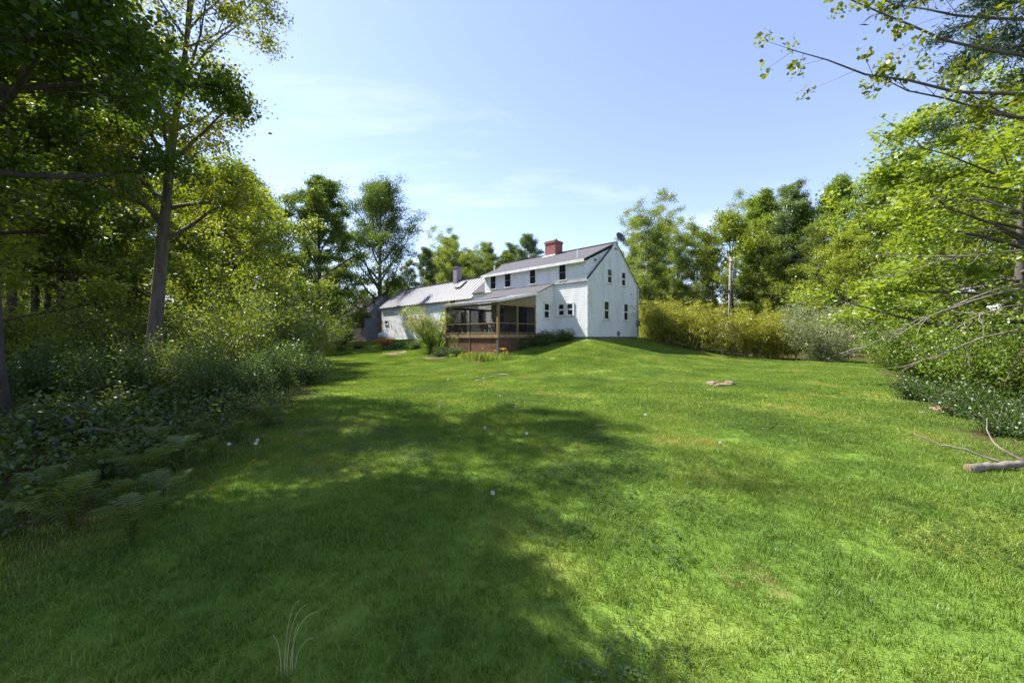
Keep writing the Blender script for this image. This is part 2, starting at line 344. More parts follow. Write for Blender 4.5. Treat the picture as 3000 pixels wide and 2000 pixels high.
def glass_mat():
    m, nd, lk, out = new_mat('window_glass')
    b = nd.new('ShaderNodeBsdfPrincipled'); lk.new(b.outputs[0], out.inputs[0])
    b.inputs['Base Color'].default_value = (0.018, 0.021, 0.03, 1); b.inputs['Roughness'].default_value = 0.08; b.inputs['Specular IOR Level'].default_value = 0.3
    t = nd.new('ShaderNodeTexCoord'); n = nd.new('ShaderNodeTexNoise'); n.inputs['Scale'].default_value = 1.6; lk.new(t.outputs['Object'], n.inputs[0])
    bp = nd.new('ShaderNodeBump'); bp.inputs['Strength'].default_value = 0.04; lk.new(n.outputs[0], bp.inputs['Height']); lk.new(bp.outputs[0], b.inputs['Normal'])
    return m
M['glass'] = glass_mat()
def screen_mat():
    m, nd, lk, out = new_mat('insect_screen')
    d = nd.new('ShaderNodeBsdfDiffuse'); d.inputs[0].default_value = (0.03, 0.03, 0.033, 1)
    t = nd.new('ShaderNodeBsdfTransparent'); x = nd.new('ShaderNodeMixShader'); x.inputs[0].default_value = 0.66
    lk.new(t.outputs[0], x.inputs[1]); lk.new(d.outputs[0], x.inputs[2]); lk.new(x.outputs[0], out.inputs[0])
    return m
M['screen'] = screen_mat()
def brick_mat():
    m, nd, lk, out = new_mat('red_brick')
    b = nd.new('ShaderNodeBsdfPrincipled'); lk.new(b.outputs[0], out.inputs[0]); b.inputs['Roughness'].default_value = 0.85
    t = nd.new('ShaderNodeTexCoord'); s = nd.new('ShaderNodeSeparateXYZ'); lk.new(t.outputs['Object'], s.inputs[0])
    ad = nd.new('ShaderNodeMath'); ad.operation = 'ADD'; lk.new(s.outputs[0], ad.inputs[0]); lk.new(s.outputs[1], ad.inputs[1])
    c = nd.new('ShaderNodeCombineXYZ'); lk.new(ad.outputs[0], c.inputs[0]); lk.new(s.outputs[2], c.inputs[1])
    br = nd.new('ShaderNodeTexBrick'); br.inputs['Scale'].default_value = 1.0; br.inputs['Brick Width'].default_value = 0.21; br.inputs['Row Height'].default_value = 0.072
    br.inputs['Mortar Size'].default_value = 0.007; br.inputs['Color1'].default_value = (0.24, 0.07, 0.05, 1); br.inputs['Color2'].default_value = (0.30, 0.1, 0.065, 1)
    br.inputs['Mortar'].default_value = (0.26, 0.16, 0.13, 1); lk.new(c.outputs[0], br.inputs[0])
    lk.new(br.outputs[0], b.inputs['Base Color'])
    return m
M['brick'] = brick_mat()

# ------------------------------------------------------------------ ground
def build_ground():
    def axis(lo, hi, fine_lo, fine_hi, step):
        a = list(np.arange(fine_lo, fine_hi, step)); s = step
        x = fine_hi
        while x < hi: a.append(x); s *= 1.18; x += s
        a.append(hi); s = step; x = fine_lo - step
        while x > lo: a.insert(0, x); s *= 1.18; x -= s
        a.insert(0, lo); return np.array(a)
    xs = axis(-600, 600, -32, 28, 0.4); ys = axis(-300, 900, -4, 56, 0.4)
    X, Y = np.meshgrid(xs, ys); Z = ground_h(X, Y)
    V = np.stack([X, Y, Z], -1).reshape(-1, 3); nx, ny = len(xs), len(ys)
    i = np.arange(nx * ny).reshape(ny, nx)
    F = np.stack([i[:-1, :-1], i[:-1, 1:], i[1:, 1:], i[1:, :-1]], -1).reshape(-1, 4)
    me = mesh_np('ground', V, F, M['ground'], smooth=True)
    a = me.attributes.new('lawn', 'FLOAT', 'POINT'); a.data.foreach_set('value', lawn_mask(X, Y).ravel().astype(np.float32))
    tag(link('ground', me), kind='structure')
build_ground()

# ------------------------------------------------------------------ scatter through geometry nodes (for uncountable stuff only)
def scatter(name, pts, rots, scl, sources, label, cat):
    coll = bpy.data.collections.new(name + '_sources')
    for s_ in sources: coll.objects.link(s_)
    me = bpy.data.meshes.new(name); n = len(pts)
    me.vertices.add(n); me.vertices.foreach_set('co', np.asarray(pts, np.float32).ravel())
    a = me.attributes.new('rot', 'FLOAT_VECTOR', 'POINT'); a.data.foreach_set('vector', np.asarray(rots, np.float32).ravel())
    a = me.attributes.new('scl', 'FLOAT', 'POINT'); a.data.foreach_set('value', np.asarray(scl, np.float32))
    a = me.attributes.new('idx', 'INT', 'POINT'); a.data.foreach_set('value', np.random.RandomState(5).randint(0, len(sources), n).astype(np.int32))
    o = link(name, me); tag(o, label, cat, kind='stuff')
    g = bpy.data.node_groups.new(name, 'GeometryNodeTree')
    g.interface.new_socket('Geometry', in_out='INPUT', socket_type='NodeSocketGeometry'); g.interface.new_socket('Geometry', in_out='OUTPUT', socket_type='NodeSocketGeometry')
    gi = g.nodes.new('NodeGroupInput'); go = g.nodes.new('NodeGroupOutput')
    ip = g.nodes.new('GeometryNodeInstanceOnPoints'); ci = g.nodes.new('GeometryNodeCollectionInfo')
    ci.inputs[0].default_value = coll; ci.inputs['Separate Children'].default_value = True; ci.inputs['Reset Children'].default_value = True
    def attr(nm, ty):
        q = g.nodes.new('GeometryNodeInputNamedAttribute'); q.data_type = ty; q.inputs[0].default_value = nm; return q
    ar, as_, ai = attr('rot', 'FLOAT_VECTOR'), attr('scl', 'FLOAT'), attr('idx', 'INT')
    l = g.links
    l.new(gi.outputs[0], ip.inputs['Points']); l.new(ci.outputs[0], ip.inputs['Instance']); ip.inputs['Pick Instance'].default_value = True
    l.new(ai.outputs[0], ip.inputs['Instance Index']); l.new(ar.outputs[0], ip.inputs['Rotation']); l.new(as_.outputs[0], ip.inputs['Scale'])
    l.new(ip.outputs[0], go.inputs[0])
    md = o.modifiers.new('scatter', 'NODES'); md.node_group = g
    return o
def blade_patch(name, size, n, h, wd, seed, mat):
    r = np.random.RandomState(seed)
    base = np.c_[r.uniform(-size / 2, size / 2, (n, 2)), np.full(n, -0.015)]
    clump = r.uniform(-size / 2, size / 2, (max(n // 14, 1), 2)); k = r.rand(n) < 0.55
    base[k, :2] = (clump[r.randint(0, len(clump), k.sum())] + r.normal(0, size * 0.035, (k.sum(), 2)))
    hh = h * np.clip(r.lognormal(0, 0.32, n), 0.35, 2.0); az = r.uniform(0, 2 * np.pi, n); be = r.uniform(0.15, 1.0, n)
    d = np.c_[np.cos(az), np.sin(az), np.zeros(n)]; s = np.c_[-np.sin(az), np.cos(az), np.zeros(n)]
    wv = wd * r.uniform(0.6, 1.4, n)
    up = np.array([0, 0, 1.0])
    mid = base + up * (hh * 0.6)[:, None] + d * (hh * 0.22 * be)[:, None]
    tip = base + up * (hh * (1 - 0.25 * be))[:, None] + d * (hh * 0.75 * be)[:, None]
    hw = s * (wv / 2)[:, None]
    V = np.stack([base - hw, base + hw, mid + hw * 0.85, mid - hw * 0.85, tip + hw * 0.1, tip - hw * 0.1], 1).reshape(-1, 3)
    i = np.arange(n)[:, None] * 6
    F = np.concatenate([i + np.array([0, 1, 2, 3]), i + np.array([3, 2, 4, 5])])
    return bpy.data.objects.new(name, mesh_np(name, V, F, mat, np.repeat(r.rand(n), 6)))
def ground_rot(x, y, rz):
    e = 0.15
    gx = (ground_h(x + e, y) - ground_h(x - e, y)) / (2 * e); gy = (ground_h(x, y + e) - ground_h(x, y - e)) / (2 * e)
    out = []
    for a, b, c in zip(gx, gy, rz):
        q = Vector((0, 0, 1)).rotation_difference(Vector((-a, -b, 1)).normalized()).to_matrix() @ Matrix.Rotation(c, 3, 'Z')
        out.append(tuple(q.to_euler()))
    return out
def jitter_grid(x0, x1, y0, y1, step, seed):
    r = np.random.RandomState(seed)
    X, Y = np.meshgrid(np.arange(x0, x1, step), np.arange(y0, y1, step)); X = X.ravel() + r.uniform(-.5, .5, X.size) * step; Y = Y.ravel() + r.uniform(-.5, .5, Y.size) * step
    return X, Y, r
def house_clear(x, y, m=0.3):
    lx, ly = to_local(x, y)
    main = (lx > -28 - m) & (lx < m) & (ly > -m) & (ly < 8); por = (lx > -8 - m) & (lx < -2.6 + m) & (ly > -5.4 - m) & (ly < 0.5)
    return ~(main | por)
def build_grass():
    src = [blade_patch('grass_tuft', 0.5, 950, 0.043, 0.0032, 10 + i, M['grass']) for i in range(4)]
    X, Y, r = jitter_grid(-9, 10, 0.6, 8.0, 0.27, 1)
    k = (np.abs(X) < 1.5 * Y + 1.0) & (r.rand(X.size) < lawn_mask(X, Y) + 0.5) & (X > left_x(Y) - 1.3) & (X < right_x(Y) + 1.2)
    X, Y = X[k], Y[k]
    scatter('lawn_grass', np.c_[X, Y, ground_h(X, Y)], ground_rot(X, Y, r.uniform(0, 6.28, X.size)), r.uniform(0.75, 1.25, X.size), src, 'short green lawn grass close to the camera', 'grass')
    src = [blade_patch('grass_tuft', 1.5, 2400, 0.045, 0.008, 30 + i, M['grass']) for i in range(3)]
    X, Y, r = jitter_grid(-24, 26, 7.4, 46, 0.75, 2)
    k = (np.abs(X) < 1.45 * Y + 2.0) & (r.rand(X.size) < lawn_mask(X, Y)) & house_clear(X, Y, 0.8)
    X, Y = X[k], Y[k]
    scatter('mown_grass', np.c_[X, Y, ground_h(X, Y)], ground_rot(X, Y, r.uniform(0, 6.28, X.size)), r.uniform(0.8, 1.2, X.size), src, 'mown lawn grass spreading up the slope to the house', 'grass')
build_grass()

def clover_patch(name, n, size, seed):
    r = np.random.RandomState(seed); a = r.uniform(0, 6.28, n); q = np.sqrt(r.rand(n)) * size / 2
    C = np.c_[np.cos(a) * q, np.sin(a) * q, r.uniform(.015, .05, n)]; s = .02 * r.uniform(.6, 1.3, n); V = []; F = []
    for c, z in zip(C, s):
        b = r.uniform(0, 6.28)
        for k in range(3):
            t = b + k * 2.09; d = np.array([math.cos(t), math.sin(t), r.normal(0, .15)]); e_ = np.array([-d[1], d[0], 0]) * .55; i = len(V)
            V += [c, c + (d + e_) * z * .6, c + d * z, c + (d - e_) * z * .6]; F.append((i, i + 1, i + 2, i + 3))
    return bpy.data.objects.new(name, mesh_np(name, np.array(V), np.array(F), M['leaf_shrub'], np.repeat(r.rand(len(F)) * .6 + .4, 4)))
def build_clover():
    src = [clover_patch('clover_patch', 110, .5, 90 + i) for i in range(3)]
    X, Y, r = jitter_grid(-5, 9, 1.0, 14, .34, 12)
    f = np.sin(X * 1.7 + 1.1 * np.sin(Y * .9)) + np.cos(Y * 1.3 + X * .6) + r.normal(0, .5, X.size)
    k = (f > .75) & (np.abs(X) < 1.45 * Y + .6) & (lawn_mask(X, Y) > .5); X, Y = X[k], Y[k]
    scatter('clover', np.c_[X, Y, ground_h(X, Y)], ground_rot(X, Y, r.uniform(0, 6.28, X.size)), r.uniform(.6, 1.3, X.size), src, 'clover and small weeds mixed into the lawn', 'clover')
build_clover()

# ------------------------------------------------------------------ leaves, trees, shrubs
def unit(v): return v / np.maximum(np.linalg.norm(v, axis=-1, keepdims=True), 1e-9)
def leaf_quads(C, size, r, wide=0.62, flat=0.6, out=None):
    """rhombic folded leaves at the points C"""
    n = len(C); s = size * r.uniform(0.6, 1.25, n)
    nrm = unit(r.normal(0, 1, (n, 3)) * (1 - flat) + np.array([0, 0, 1.0]) * flat + r.normal(0, .25, (n, 3)))
    d = r.normal(0, 1, (n, 3))
    if out is not None: d = d * 0.6 + out
    d = unit(d - nrm * (d * nrm).sum(1, keepdims=True)); e = np.cross(nrm, d)
    hw = (s * wide / 2)[:, None]; fold = nrm * (s * 0.10)[:, None]
    a = C - d * (s / 2)[:, None]; b = C + d * (s / 2)[:, None]; m = C - d * (s * 0.06)[:, None]
    V = np.stack([a, m + e * hw + fold, b, m - e * hw + fold], 1).reshape(-1, 3)
    F = np.arange(4 * n).reshape(n, 4)
    return V, F
class Tree:
    def __init__(s, seed): s.r = np.random.RandomState(seed); s.mb = MB(); s.tw = []
    def poly(s, p, d, length, n, up, wob):
        pts = [np.array(p, float)]; d = unit(np.array(d, float)); st = length / (n - 1)
        for i in range(n - 1):
            d = unit(d + np.array([0, 0, up]) + s.r.normal(0, wob, 3)); pts.append(pts[-1] + d * st)
        return np.array(pts)
def make_tree(seed, H, base, Rc, tr, nleaf, lsize, mat, bark, lean=(0, 0), prof='round', nl=22, nsub=7, ntw=4, elev=(20, 65), up=0.07,
              spread=0.33, wide=0.62, flat=0.55, sub_ratio=0.42, azlim=None, k_trunk=9, needles=False):
    t = Tree(seed); r = t.r
    n = 10; hs = np.linspace(0, 1, n)
    tp = np.c_[lean[0] * H * hs ** 1.2 + np.cumsum(r.normal(0, .012 * H / n, n)) * 1.2, lean[1] * H * hs ** 1.2 + np.cumsum(r.normal(0, .012 * H / n, n)) * 1.2, hs * H * 0.96]
    tp[:, :2] -= tp[0, :2]; tp[0, 2] = -0.15
    rad = tr * (1 - hs * 0.9); rad[0] *= 1.45
    t.mb.tube(tp, rad, k_trunk)
    tips = []; outs = []; tls = []
    for i in range(nl):
        f = (i + r.uniform(0, 0.9)) / nl; hf = base + (0.98 - base) * f
        P = np.array([np.interp(hf, hs, tp[:, j]) for j in range(3)]); pr = np.interp(hf, hs, rad)
        if prof == 'round': L_ = Rc * (0.55 + 0.6 * math.sin(math.pi * min(f * 0.85 + 0.18, 1))) * (1 if f < .8 else 0.75)
        elif prof == 'cone': L_ = Rc * (1.05 - 0.9 * f)
        elif prof == 'vase': L_ = Rc * (0.55 + 0.5 * f)
        else: L_ = Rc * (0.85 - 0.25 * f)
        L_ *= r.uniform(0.75, 1.15)
        az = i * 2.4 + r.uniform(-.5, .5) if azlim is None else r.uniform(*azlim)
        el = R(elev[0] + (elev[1] - elev[0]) * f + r.uniform(-9, 9))
        d = [math.cos(az) * math.cos(el), math.sin(az) * math.cos(el), math.sin(el)]
        lp = t.poly(P, d, L_, 7, up, 0.10); lr = np.linspace(min(pr * 0.62, 0.028 * L_ + 0.015), 0.012, 7)
        t.mb.tube(lp, lr, 5, False)
        for j in range(nsub):
            g = 0.25 + 0.75 * (j + r.rand()) / nsub; q = g * 6; a = int(min(q, 5)); Pq = lp[a] + (lp[a + 1] - lp[a]) * (q - a)
            ld = unit(lp[a + 1] - lp[a]); sd = unit(ld * 0.75 + r.normal(0, .62, 3) * np.array([1, 1, 0.6]))
            sl = max(L_ * sub_ratio * (1.15 - 0.6 * g) * r.uniform(.7, 1.2), 0.35)
            sp = t.poly(Pq, sd, sl, 4, up * 0.6, 0.14)
            t.mb.tube(sp, np.linspace(max(0.016, 0.35 * np.interp(q, range(7), lr)), 0.006, 4), 4, False)
            for k in range(ntw):
                gg = r.uniform(0.35, 1.0); q2 = gg * 3; a2 = int(min(q2, 2)); Pt = sp[a2] + (sp[a2 + 1] - sp[a2]) * (q2 - a2)
                td = unit(unit(sp[a2 + 1] - sp[a2]) + r.normal(0, .6, 3)); tl = r.uniform(.25, .6) * (0.6 + L_ / 8)
                tips.append(Pt + td * tl); outs.append(td); tls.append(tl)
                if k < 2: t.mb.tube(np.array([Pt, Pt + td * tl]), [0.007, 0.004], 3, False)
    tips = np.array(tips); outs = np.array(outs)
    dens = r.gamma(2.2, 1, len(tips)); idx = r.choice(len(tips), nleaf, p=dens / dens.sum())
    off = r.normal(0, 1, (nleaf, 3)) * np.array([1, 1, 0.62]) * spread
    C = tips[idx] - outs[idx] * (np.array(tls)[idx] * r.uniform(-.12, 1.0, nleaf))[:, None] + off * .72
    if needles: V, F = leaf_quads(C, lsize, r, wide, 0.2, out=outs[idx] * 1.0)
    else: V, F = leaf_quads(C, lsize, r, wide, flat)
    ct = r.rand(len(tips))
    tint = np.clip(ct[idx] * 0.55 + r.rand(nleaf) * 0.45, 0, 1)
    return t.mb.mesh('trunk', bark, True), mesh_np('crown', V, F, mat, np.repeat(tint, 4))
def make_bush(seed, H, Rb, nstem, nleaf, lsize, mat, spread=0.2, low=0.12, arch=0.4, wide=0.6, flat=0.5, stem_mat=None, line=None, sr=0.02, splay=1.0):
    t = Tree(seed); r = t.r; pts = []
    for i in range(nstem):
        az = r.uniform(0, 6.28); sp = math.sqrt(r.rand()) * splay
        if line is None: b = np.array([math.cos(az) * Rb * 0.22 * r.rand(), math.sin(az) * Rb * 0.22 * r.rand(), -0.08])
        else:
            q = r.rand() * (len(line) - 1); a = int(min(q, len(line) - 2)); c = line[a] + (line[a + 1] - line[a]) * (q - a)
            b = np.array([c[0] + r.normal(0, .5), c[1] + r.normal(0, .5), c[2] - 0.08])
        Ls = H * r.uniform(0.7, 1.1)
        d = np.array([math.cos(az) * sp * Rb / H, math.sin(az) * sp * Rb / H, 1.0])
        st = t.poly(b, d, Ls * (1 + 0.25 * sp), 6, -0.07 * arch * sp * 2, 0.08)
        t.mb.tube(st, np.linspace(sr, 0.005, 6), 4, False)
        for j in range(9):
            g = low + (1 - low) * (j + r.rand()) / 9; q = g * 5; a = int(min(q, 4)); P = st[a] + (st[a + 1] - st[a]) * (q - a)
            td = unit(r.normal(0, 1, 3) + np.array([0, 0, .5])); e = P + td * r.uniform(.08, .45) * Rb * 0.6
            if j % 3 == 0: t.mb.tube(np.array([P, e]), [0.006, 0.003], 3, False)
            pts.append(e)
    pts = np.array(pts); idx = r.randint(0, len(pts), nleaf); C = pts[idx] + r.normal(0, spread, (nleaf, 3)) * np.array([1, 1, .8])
    C[:, 2] = np.maximum(C[:, 2], 0.02) if line is None else C[:, 2]
    V, F = leaf_quads(C, lsize, r, wide, flat)
    tint = np.clip(r.rand(len(pts))[idx] * 0.5 + r.rand(nleaf) * 0.5, 0, 1)
    return t.mb.mesh('stems', stem_mat or M['twig'], True), mesh_np('foliage', V, F, mat, np.repeat(tint, 4)), pts
def plant(name, meshes, pn, x, y, rz, sc, label, cat, group=None, z=None, scz=None):
    o = empty(name, (x, y, gh(x, y) - 0.03 if z is None else z), rz, label, cat, group); o.scale = (sc, sc, scz or sc)
    for nm, me in zip(pn, meshes): link(nm, me, o)
    return o
TC = ('trunk', 'crown'); SF = ('stems', 'foliage')

# ------------------------------------------------------------------ the farmhouse
WL = -0.02                                                         # bottom of the siding
house = empty('farmhouse', (HP[0], HP[1], EYE), HROT, 'white clapboard farmhouse with dormer, red brick chimney, metal roofed wing and screened porch', 'house')
def FR(y0): return lambda a, b, c: (a, y0 - b, c)                  # front walls: a = local x, b = outwards
def GB(x0): return lambda a, b, c: (x0 + b, a, c)                  # gable side: a = local y, b = outwards
def siding(name, F, z0, z1, ends, step=0.128, parent=house, mat='siding'):
    mb = MB(); z = z0
    while z < z1 - 0.01:
        zt = min(z + step - 0.006, z1); (a0, a1), (b0, b1) = ends(z), ends(zt)
        if a1 - a0 > 0.05:
            mb.hull8([F(a0, 0, z), F(a1, 0, z), F(a1, 0.034, z), F(a0, 0.034, z), F(b0, 0, zt), F(max(b1, b0 + .01), 0, zt), F(max(b1, b0 + .01), 0.004, zt), F(b0, 0.004, zt)])
        z += step
    return mb.build(name, M[mat], parent)
def wall_core(name, pts, t, mat='dark_inside'):
    return MB().slab(pts, t).build(name, M[mat], house)
# main block core and siding
wall_core('wall_core', [(-0.03, 0.03, WL), (-0.03, 7.09, WL), (-0.03, 7.09, 3.6), (-0.03, 3.56, 6.52), (-0.03, 0.03, 3.6)], (-11.2, 0, 0), 'shed_side')
siding('front_siding', FR(0), WL, 3.52, lambda z: (-11.26, -0.10))
def gable_ends(z):
    if z <= 3.62: return (0.10, 7.02)
    k = (z - 3.62) / 0.828; return (0.02 + k, 7.10 - k)
siding('gable_siding', GB(0), WL, 6.5, gable_ends)
siding('dormer_siding', FR(-0.02), 3.66, 4.86, lambda z: (-9.70, -0.16))
wall_core('dormer_core', [(-9.76, 0.05, 3.5), (-9.76, 0.05, 4.86), (-9.76, 3.5, 6.4), (-9.76, 3.5, 3.5)], (9.62, 0, 0), 'shed_side')
siding('dormer_cheek_siding', GB(-0.13), 3.7, 6.35, lambda z: (max(0.08, (z - 4.86) / 0.42), (z - 3.66) / 0.828))
# foundation
MB().box(FR(0.03), -11.2, -0.05, -7.0, 0.0, -0.45, WL).build('foundation', M['concrete'], house)
# corner boards, frieze, rake boards
F = FR(0)
for (ff, a, b, c, z0, z1) in ((F, -0.11, 0.03, .035, WL, 3.53), (GB(0), -0.03, 0.10, .033, WL, 3.60), (GB(0), 7.02, 7.15, .033, WL, 3.60), (F, -0.17, -0.05, .03, 3.67, 4.87), (F, -9.80, -9.68, .03, 3.60, 4.87)):
    MB().box(ff, a, b, -0.02, c, z0, z1).build('corner_board', M['trim'], house)
MB().box(F, -2.55, 0.06, 0.0, 0.11, 3.53, 3.655).build('eave_board', M['trim_worn'], house)
MB().box(F, -11.4, -8.4, 0.0, 0.09, 3.53, 3.645).build('wing_side_eave_board', M['trim'], house)
for s in (-1, 1):
    y0, y1 = (-0.06, 3.56) if s < 0 else (7.18, 3.56)
    mb = MB(); z0 = 3.60 - 0.05 + (0.0)
    mb.slab([(0.0, y0, 3.52), (0.0, 3.56, 6.50), (0.0, 3.56, 6.64), (0.0, y0, 3.66)], (0.07, 0, 0)); mb.build('rake_board', M['trim'], house)
    mb = MB(); mb.slab([(-0.06, y0 - s * -0.0, 3.655), (-0.06, 3.56, 6.635), (-0.06, 3.56, 6.66), (-0.06, y0, 3.68)], (0.16, 0, 0)); mb.build('rake_edge', M['shingle'], house)
# roofs
def roof_slab(name, x0, x1, ya, za, yb, zb, th, mat):
    return MB().slab([(x0, ya, za), (x1, ya, za), (x1, yb, zb), (x0, yb, zb)], (0, 0, th)).build(name, M[mat], house)
rf = roof_slab('dormer_roof', -9.98, -0.05, -0.30, 4.86, 3.58, 6.545, 0.09, 'shingle')
roof_slab('rear_roof', -11.42, 0.08, 7.35, 3.42, 3.56, 6.56, 0.10, 'shingle')
roof_slab('main_front_roof', -11.42, -9.80, -0.12, 3.56, 3.56, 6.56, 0.09, 'shingle')
MB().bar((-11.42, 3.57, 6.66), (0.08, 3.57, 6.66), 0.2, 0.04).build('ridge_cap', M['shingle'], house)
MB().box(FR(-0.30 + 0.0), -9.98, -0.06, 0.002, 0.03, 4.76, 4.945).build('dormer_fascia', M['trim'], house)
MB().box(FW, -9.96, -0.08, -0.295, 0.05, 4.80, 4.835).build('dormer_soffit', M['trim'], house)
MB().slab([(-11.28, 0.02, 3.55), (-11.28, 7.1, 3.55), (-11.28, 3.56, 6.5)], (0.03, 0, 0)).build('far_gable', M['siding'], house)
# windows
def window(F, x0, x1, z0, z1, cas=0.085, rails=1, muntin=False, name='window', dark_frame=False, base=0.034):
    fm = 'trim'
    mb = MB(); o = base + 0.045
    mb.box(F, x0 - cas, x0, 0.0, o, z0 - 0.01, z1 + cas); mb.box(F, x1, x1 + cas, 0.0, o, z0 - 0.01, z1 + cas)
    mb.box(F, x0, x1, 0.0, o, z1, z1 + cas); mb.box(F, x0 - cas - 0.03, x1 + cas + 0.03, 0.0, o + 0.035, z0 - 0.06, z0 - 0.012)
    w_ = mb.build(name, M[fm], house)
    zm = (z0 + z1) / 2
    spans = [(z0, zm - 0.02), (zm + 0.02, z1)] if rails else [(z0, z1)]
    for i, (a, b) in enumerate(spans):
        off = base + (0.006 if i == 0 else 0.016)
        MB().box(F, x0 + 0.03, x1 - 0.03, 0.0, off, a + 0.025, b - 0.025).build('pane', M['glass'], w_)
        sb = MB(); q = off + 0.012
        for (p0, p1, p2, p3) in ((x0 + .002, x0 + 0.03, a, b), (x1 - 0.03, x1 - .002, a, b), (x0 + 0.03, x1 - 0.03, a, a + 0.025), (x0 + 0.03, x1 - 0.03, b - 0.025, b)):
            sb.box(F, p0, p1, 0.0, q, p2, p3)
        if muntin:
            xm = (x0 + x1) / 2; sb.box(F, xm - 0.01, xm + 0.01, 0.0, q - 0.004, a + 0.025, b - 0.025)
        sb.build('sash', M['black_metal'] if dark_frame else M['trim'], w_)
    return w_
Fd = FR(-0.02)
for (a, b) in ((-9.05, -8.46), (-7.41, -6.79), (-4.83, -4.31), (-2.17, -1.64)): window(Fd, a, b, 3.80, 4.80, cas=0.05, dark_frame=True)
window(FR(0), -2.25, -1.80, 1.42, 2.16); window(FR(0), -1.54, -1.08, 1.42, 2.16)
G0 = GB(0)
for (a, b, c, d) in ((2.42, 2.96, 3.68, 4.62), (4.40, 4.93, 3.68, 4.62), (1.98, 2.58, 1.18, 2.37), (4.74, 5.32, 1.18, 2.37)): window(G0, a, b, c, d)
mb = MB().slab([(0.03, 3.36, 6.12), (0.03, 3.76, 6.12), (0.03, 3.56, 6.32)], (0.03, 0, 0)); mb.build('gable_vent', M['grey_metal'], house)
# meter, conduit and small fittings on the gable
mb = MB(); mb.tube([(0.07, 6.86, 3.75), (0.07, 6.86, 1.2)], 0.035, 8); mb.tube([(0.07, 6.86, 0.95), (0.07, 6.86, 0.0)], 0.03, 8); mb.build('conduit', M['grey_metal'], house)
mb = MB(); mb.box(G0, 6.68, 7.0, 0.03, 0.17, 0.80, 1.25); mb.lathe((0.17, 6.84, 1.08), [(0.1, 0), (0.1, 0.07), (0.06, 0.1)], 12, axis=0); mb.build('electric_meter', M['grey_metal'], house)
MB().box(G0, 3.80, 4.05, 0.03, 0.10, 0.06, 0.36).build('vent_box', M['grey_metal'], house)
MB().box(FR(0), -1.98, -1.84, 0.02, 0.10, 0.34, 0.48).build('dryer_vent', M['grey_metal'], house)
MB().box(G0, 0.96, 1.10, -0.11, 0.02, 4.98, 5.12).build('flood_lamp', M['grey_metal'], house)
MB().box(G0, 5.80, 5.90, 0.02, 0.06, 3.10, 3.20).build('junction_box', M['grey_metal'], house)
# brick chimney
ch = MB(); ch.box(FW, -5.95, -4.92, 3.02, 3.98, 5.9, 7.42); ch.box(FW, -6.0, -4.87, 2.97, 4.03, 7.42, 7.56); ch.box(FW, -5.95, -4.92, 3.02, 3.98, 7.56, 7.62)
ch = ch.build('chimney', M['brick'], house)
MB().slab([(-6.05, 2.74, 6.30), (-4.82, 2.74, 6.30), (-4.82, 3.0, 6.42), (-6.05, 3.0, 6.42)], (0, 0, 0.05)).build('flashing', M['white_paint'], ch)
MB().lathe((-5.2, 3.5, 7.6), [(0.09, 0), (0.09, 0.16), (0.13, 0.17), (0.1, 0.22)], 10).build('flue_pipe', M['grey_metal'], ch)
MB().tube([(-1.0, 0.40, 5.05), (-1.0, 0.40, 5.75)], 0.055, 10).build('vent_pipe', M['white_paint'], house)
MB().tube([(-11.9, 3.0, 5.2), (-11.9, 3.0, 6.5)], 0.06, 10).build('vent_pipe', M['white_paint'], house)
# ---- wing
wl, wr = -27.6, -11.26
siding('wing_siding', FR(0), -0.30, 3.26, lambda z: (wl + .12, wr - 0.02))
wall_core('wing_core', [(wl, 0.03, -0.35), (wl, 4.97, -0.35), (wl, 4.97, 3.25), (wl, 2.5, 5.38), (wl, 0.03, 3.25)], (wr - wl, 0, 0), 'shed_side')
MB().box(FR(0), wl - 0.03, wl + 0.12, -0.02, 0.035, -0.30, 3.26).build('wing_corner_board', M['trim'], house)
MB().box(FR(0), wl - 0.2, wr - 0.01, 0.0, 0.16, 3.26, 3.30).build('wing_soffit', M['trim'], house)
wroof = MB().slab([(wl - 0.3, -0.24, 3.16), (wr + 0.02, -0.24, 3.16), (wr + 0.02, 2.5, 5.45), (wl - 0.3, 2.5, 5.45)], (0, 0, 0.05)).build('wing_roof', M['metal_roof'], house)
MB().slab([(wl - 0.3, 5.24, 3.16), (wr + 0.02, 5.24, 3.16), (wr + 0.02, 2.5, 5.45), (wl - 0.3, 2.5, 5.45)], (0, 0, 0.05)).build('wing_rear_roof', M['metal_roof'], house)
sl = (5.45 - 3.16) / 2.74; nrm = np.array([0, -sl, 1]) / math.hypot(1, sl)
rib = MB(); a_ = np.array([0, -0.245, 3.20]); b_ = np.array([0, 2.5, 5.50]); u = np.array([1.0, 0, 0])
rib.hull8([a_ - u * .06, a_ + u * .06, b_ + u * .06, b_ - u * .06, a_ - u * .03 + nrm * .06, a_ + u * .03 + nrm * .06, b_ + u * .03 + nrm * .06, b_ - u * .03 + nrm * .06])
rib_me = rib.mesh('rib', M['metal_roof'])
x = wl - 0.22
while x < wr - 0.05:
    o = link('rib', rib_me, wroof); o.location = (x, 0, 0); x += 0.47
MB().bar((wl - 0.3, 2.5, 5.53), (wr, 2.5, 5.53), 0.32, 0.03).build('ridge_flashing', M['metal_roof'], wroof)
def roof_pt(x, y, h): return np.array([x, y, 3.21 + sl * (y + 0.24)]) + nrm * h
mb = MB(); mb.hull8([roof_pt(-15.5, 1.3, 0), roof_pt(-14.7, 1.3, 0), roof_pt(-14.7, 2.1, 0), roof_pt(-15.5, 2.1, 0), roof_pt(-15.5, 1.3, .16), roof_pt(-14.7, 1.3, .16), roof_pt(-14.7, 2.1, .16), roof_pt(-15.5, 2.1, .16)])
sk = mb.build('skylight', M['black_metal'], house)
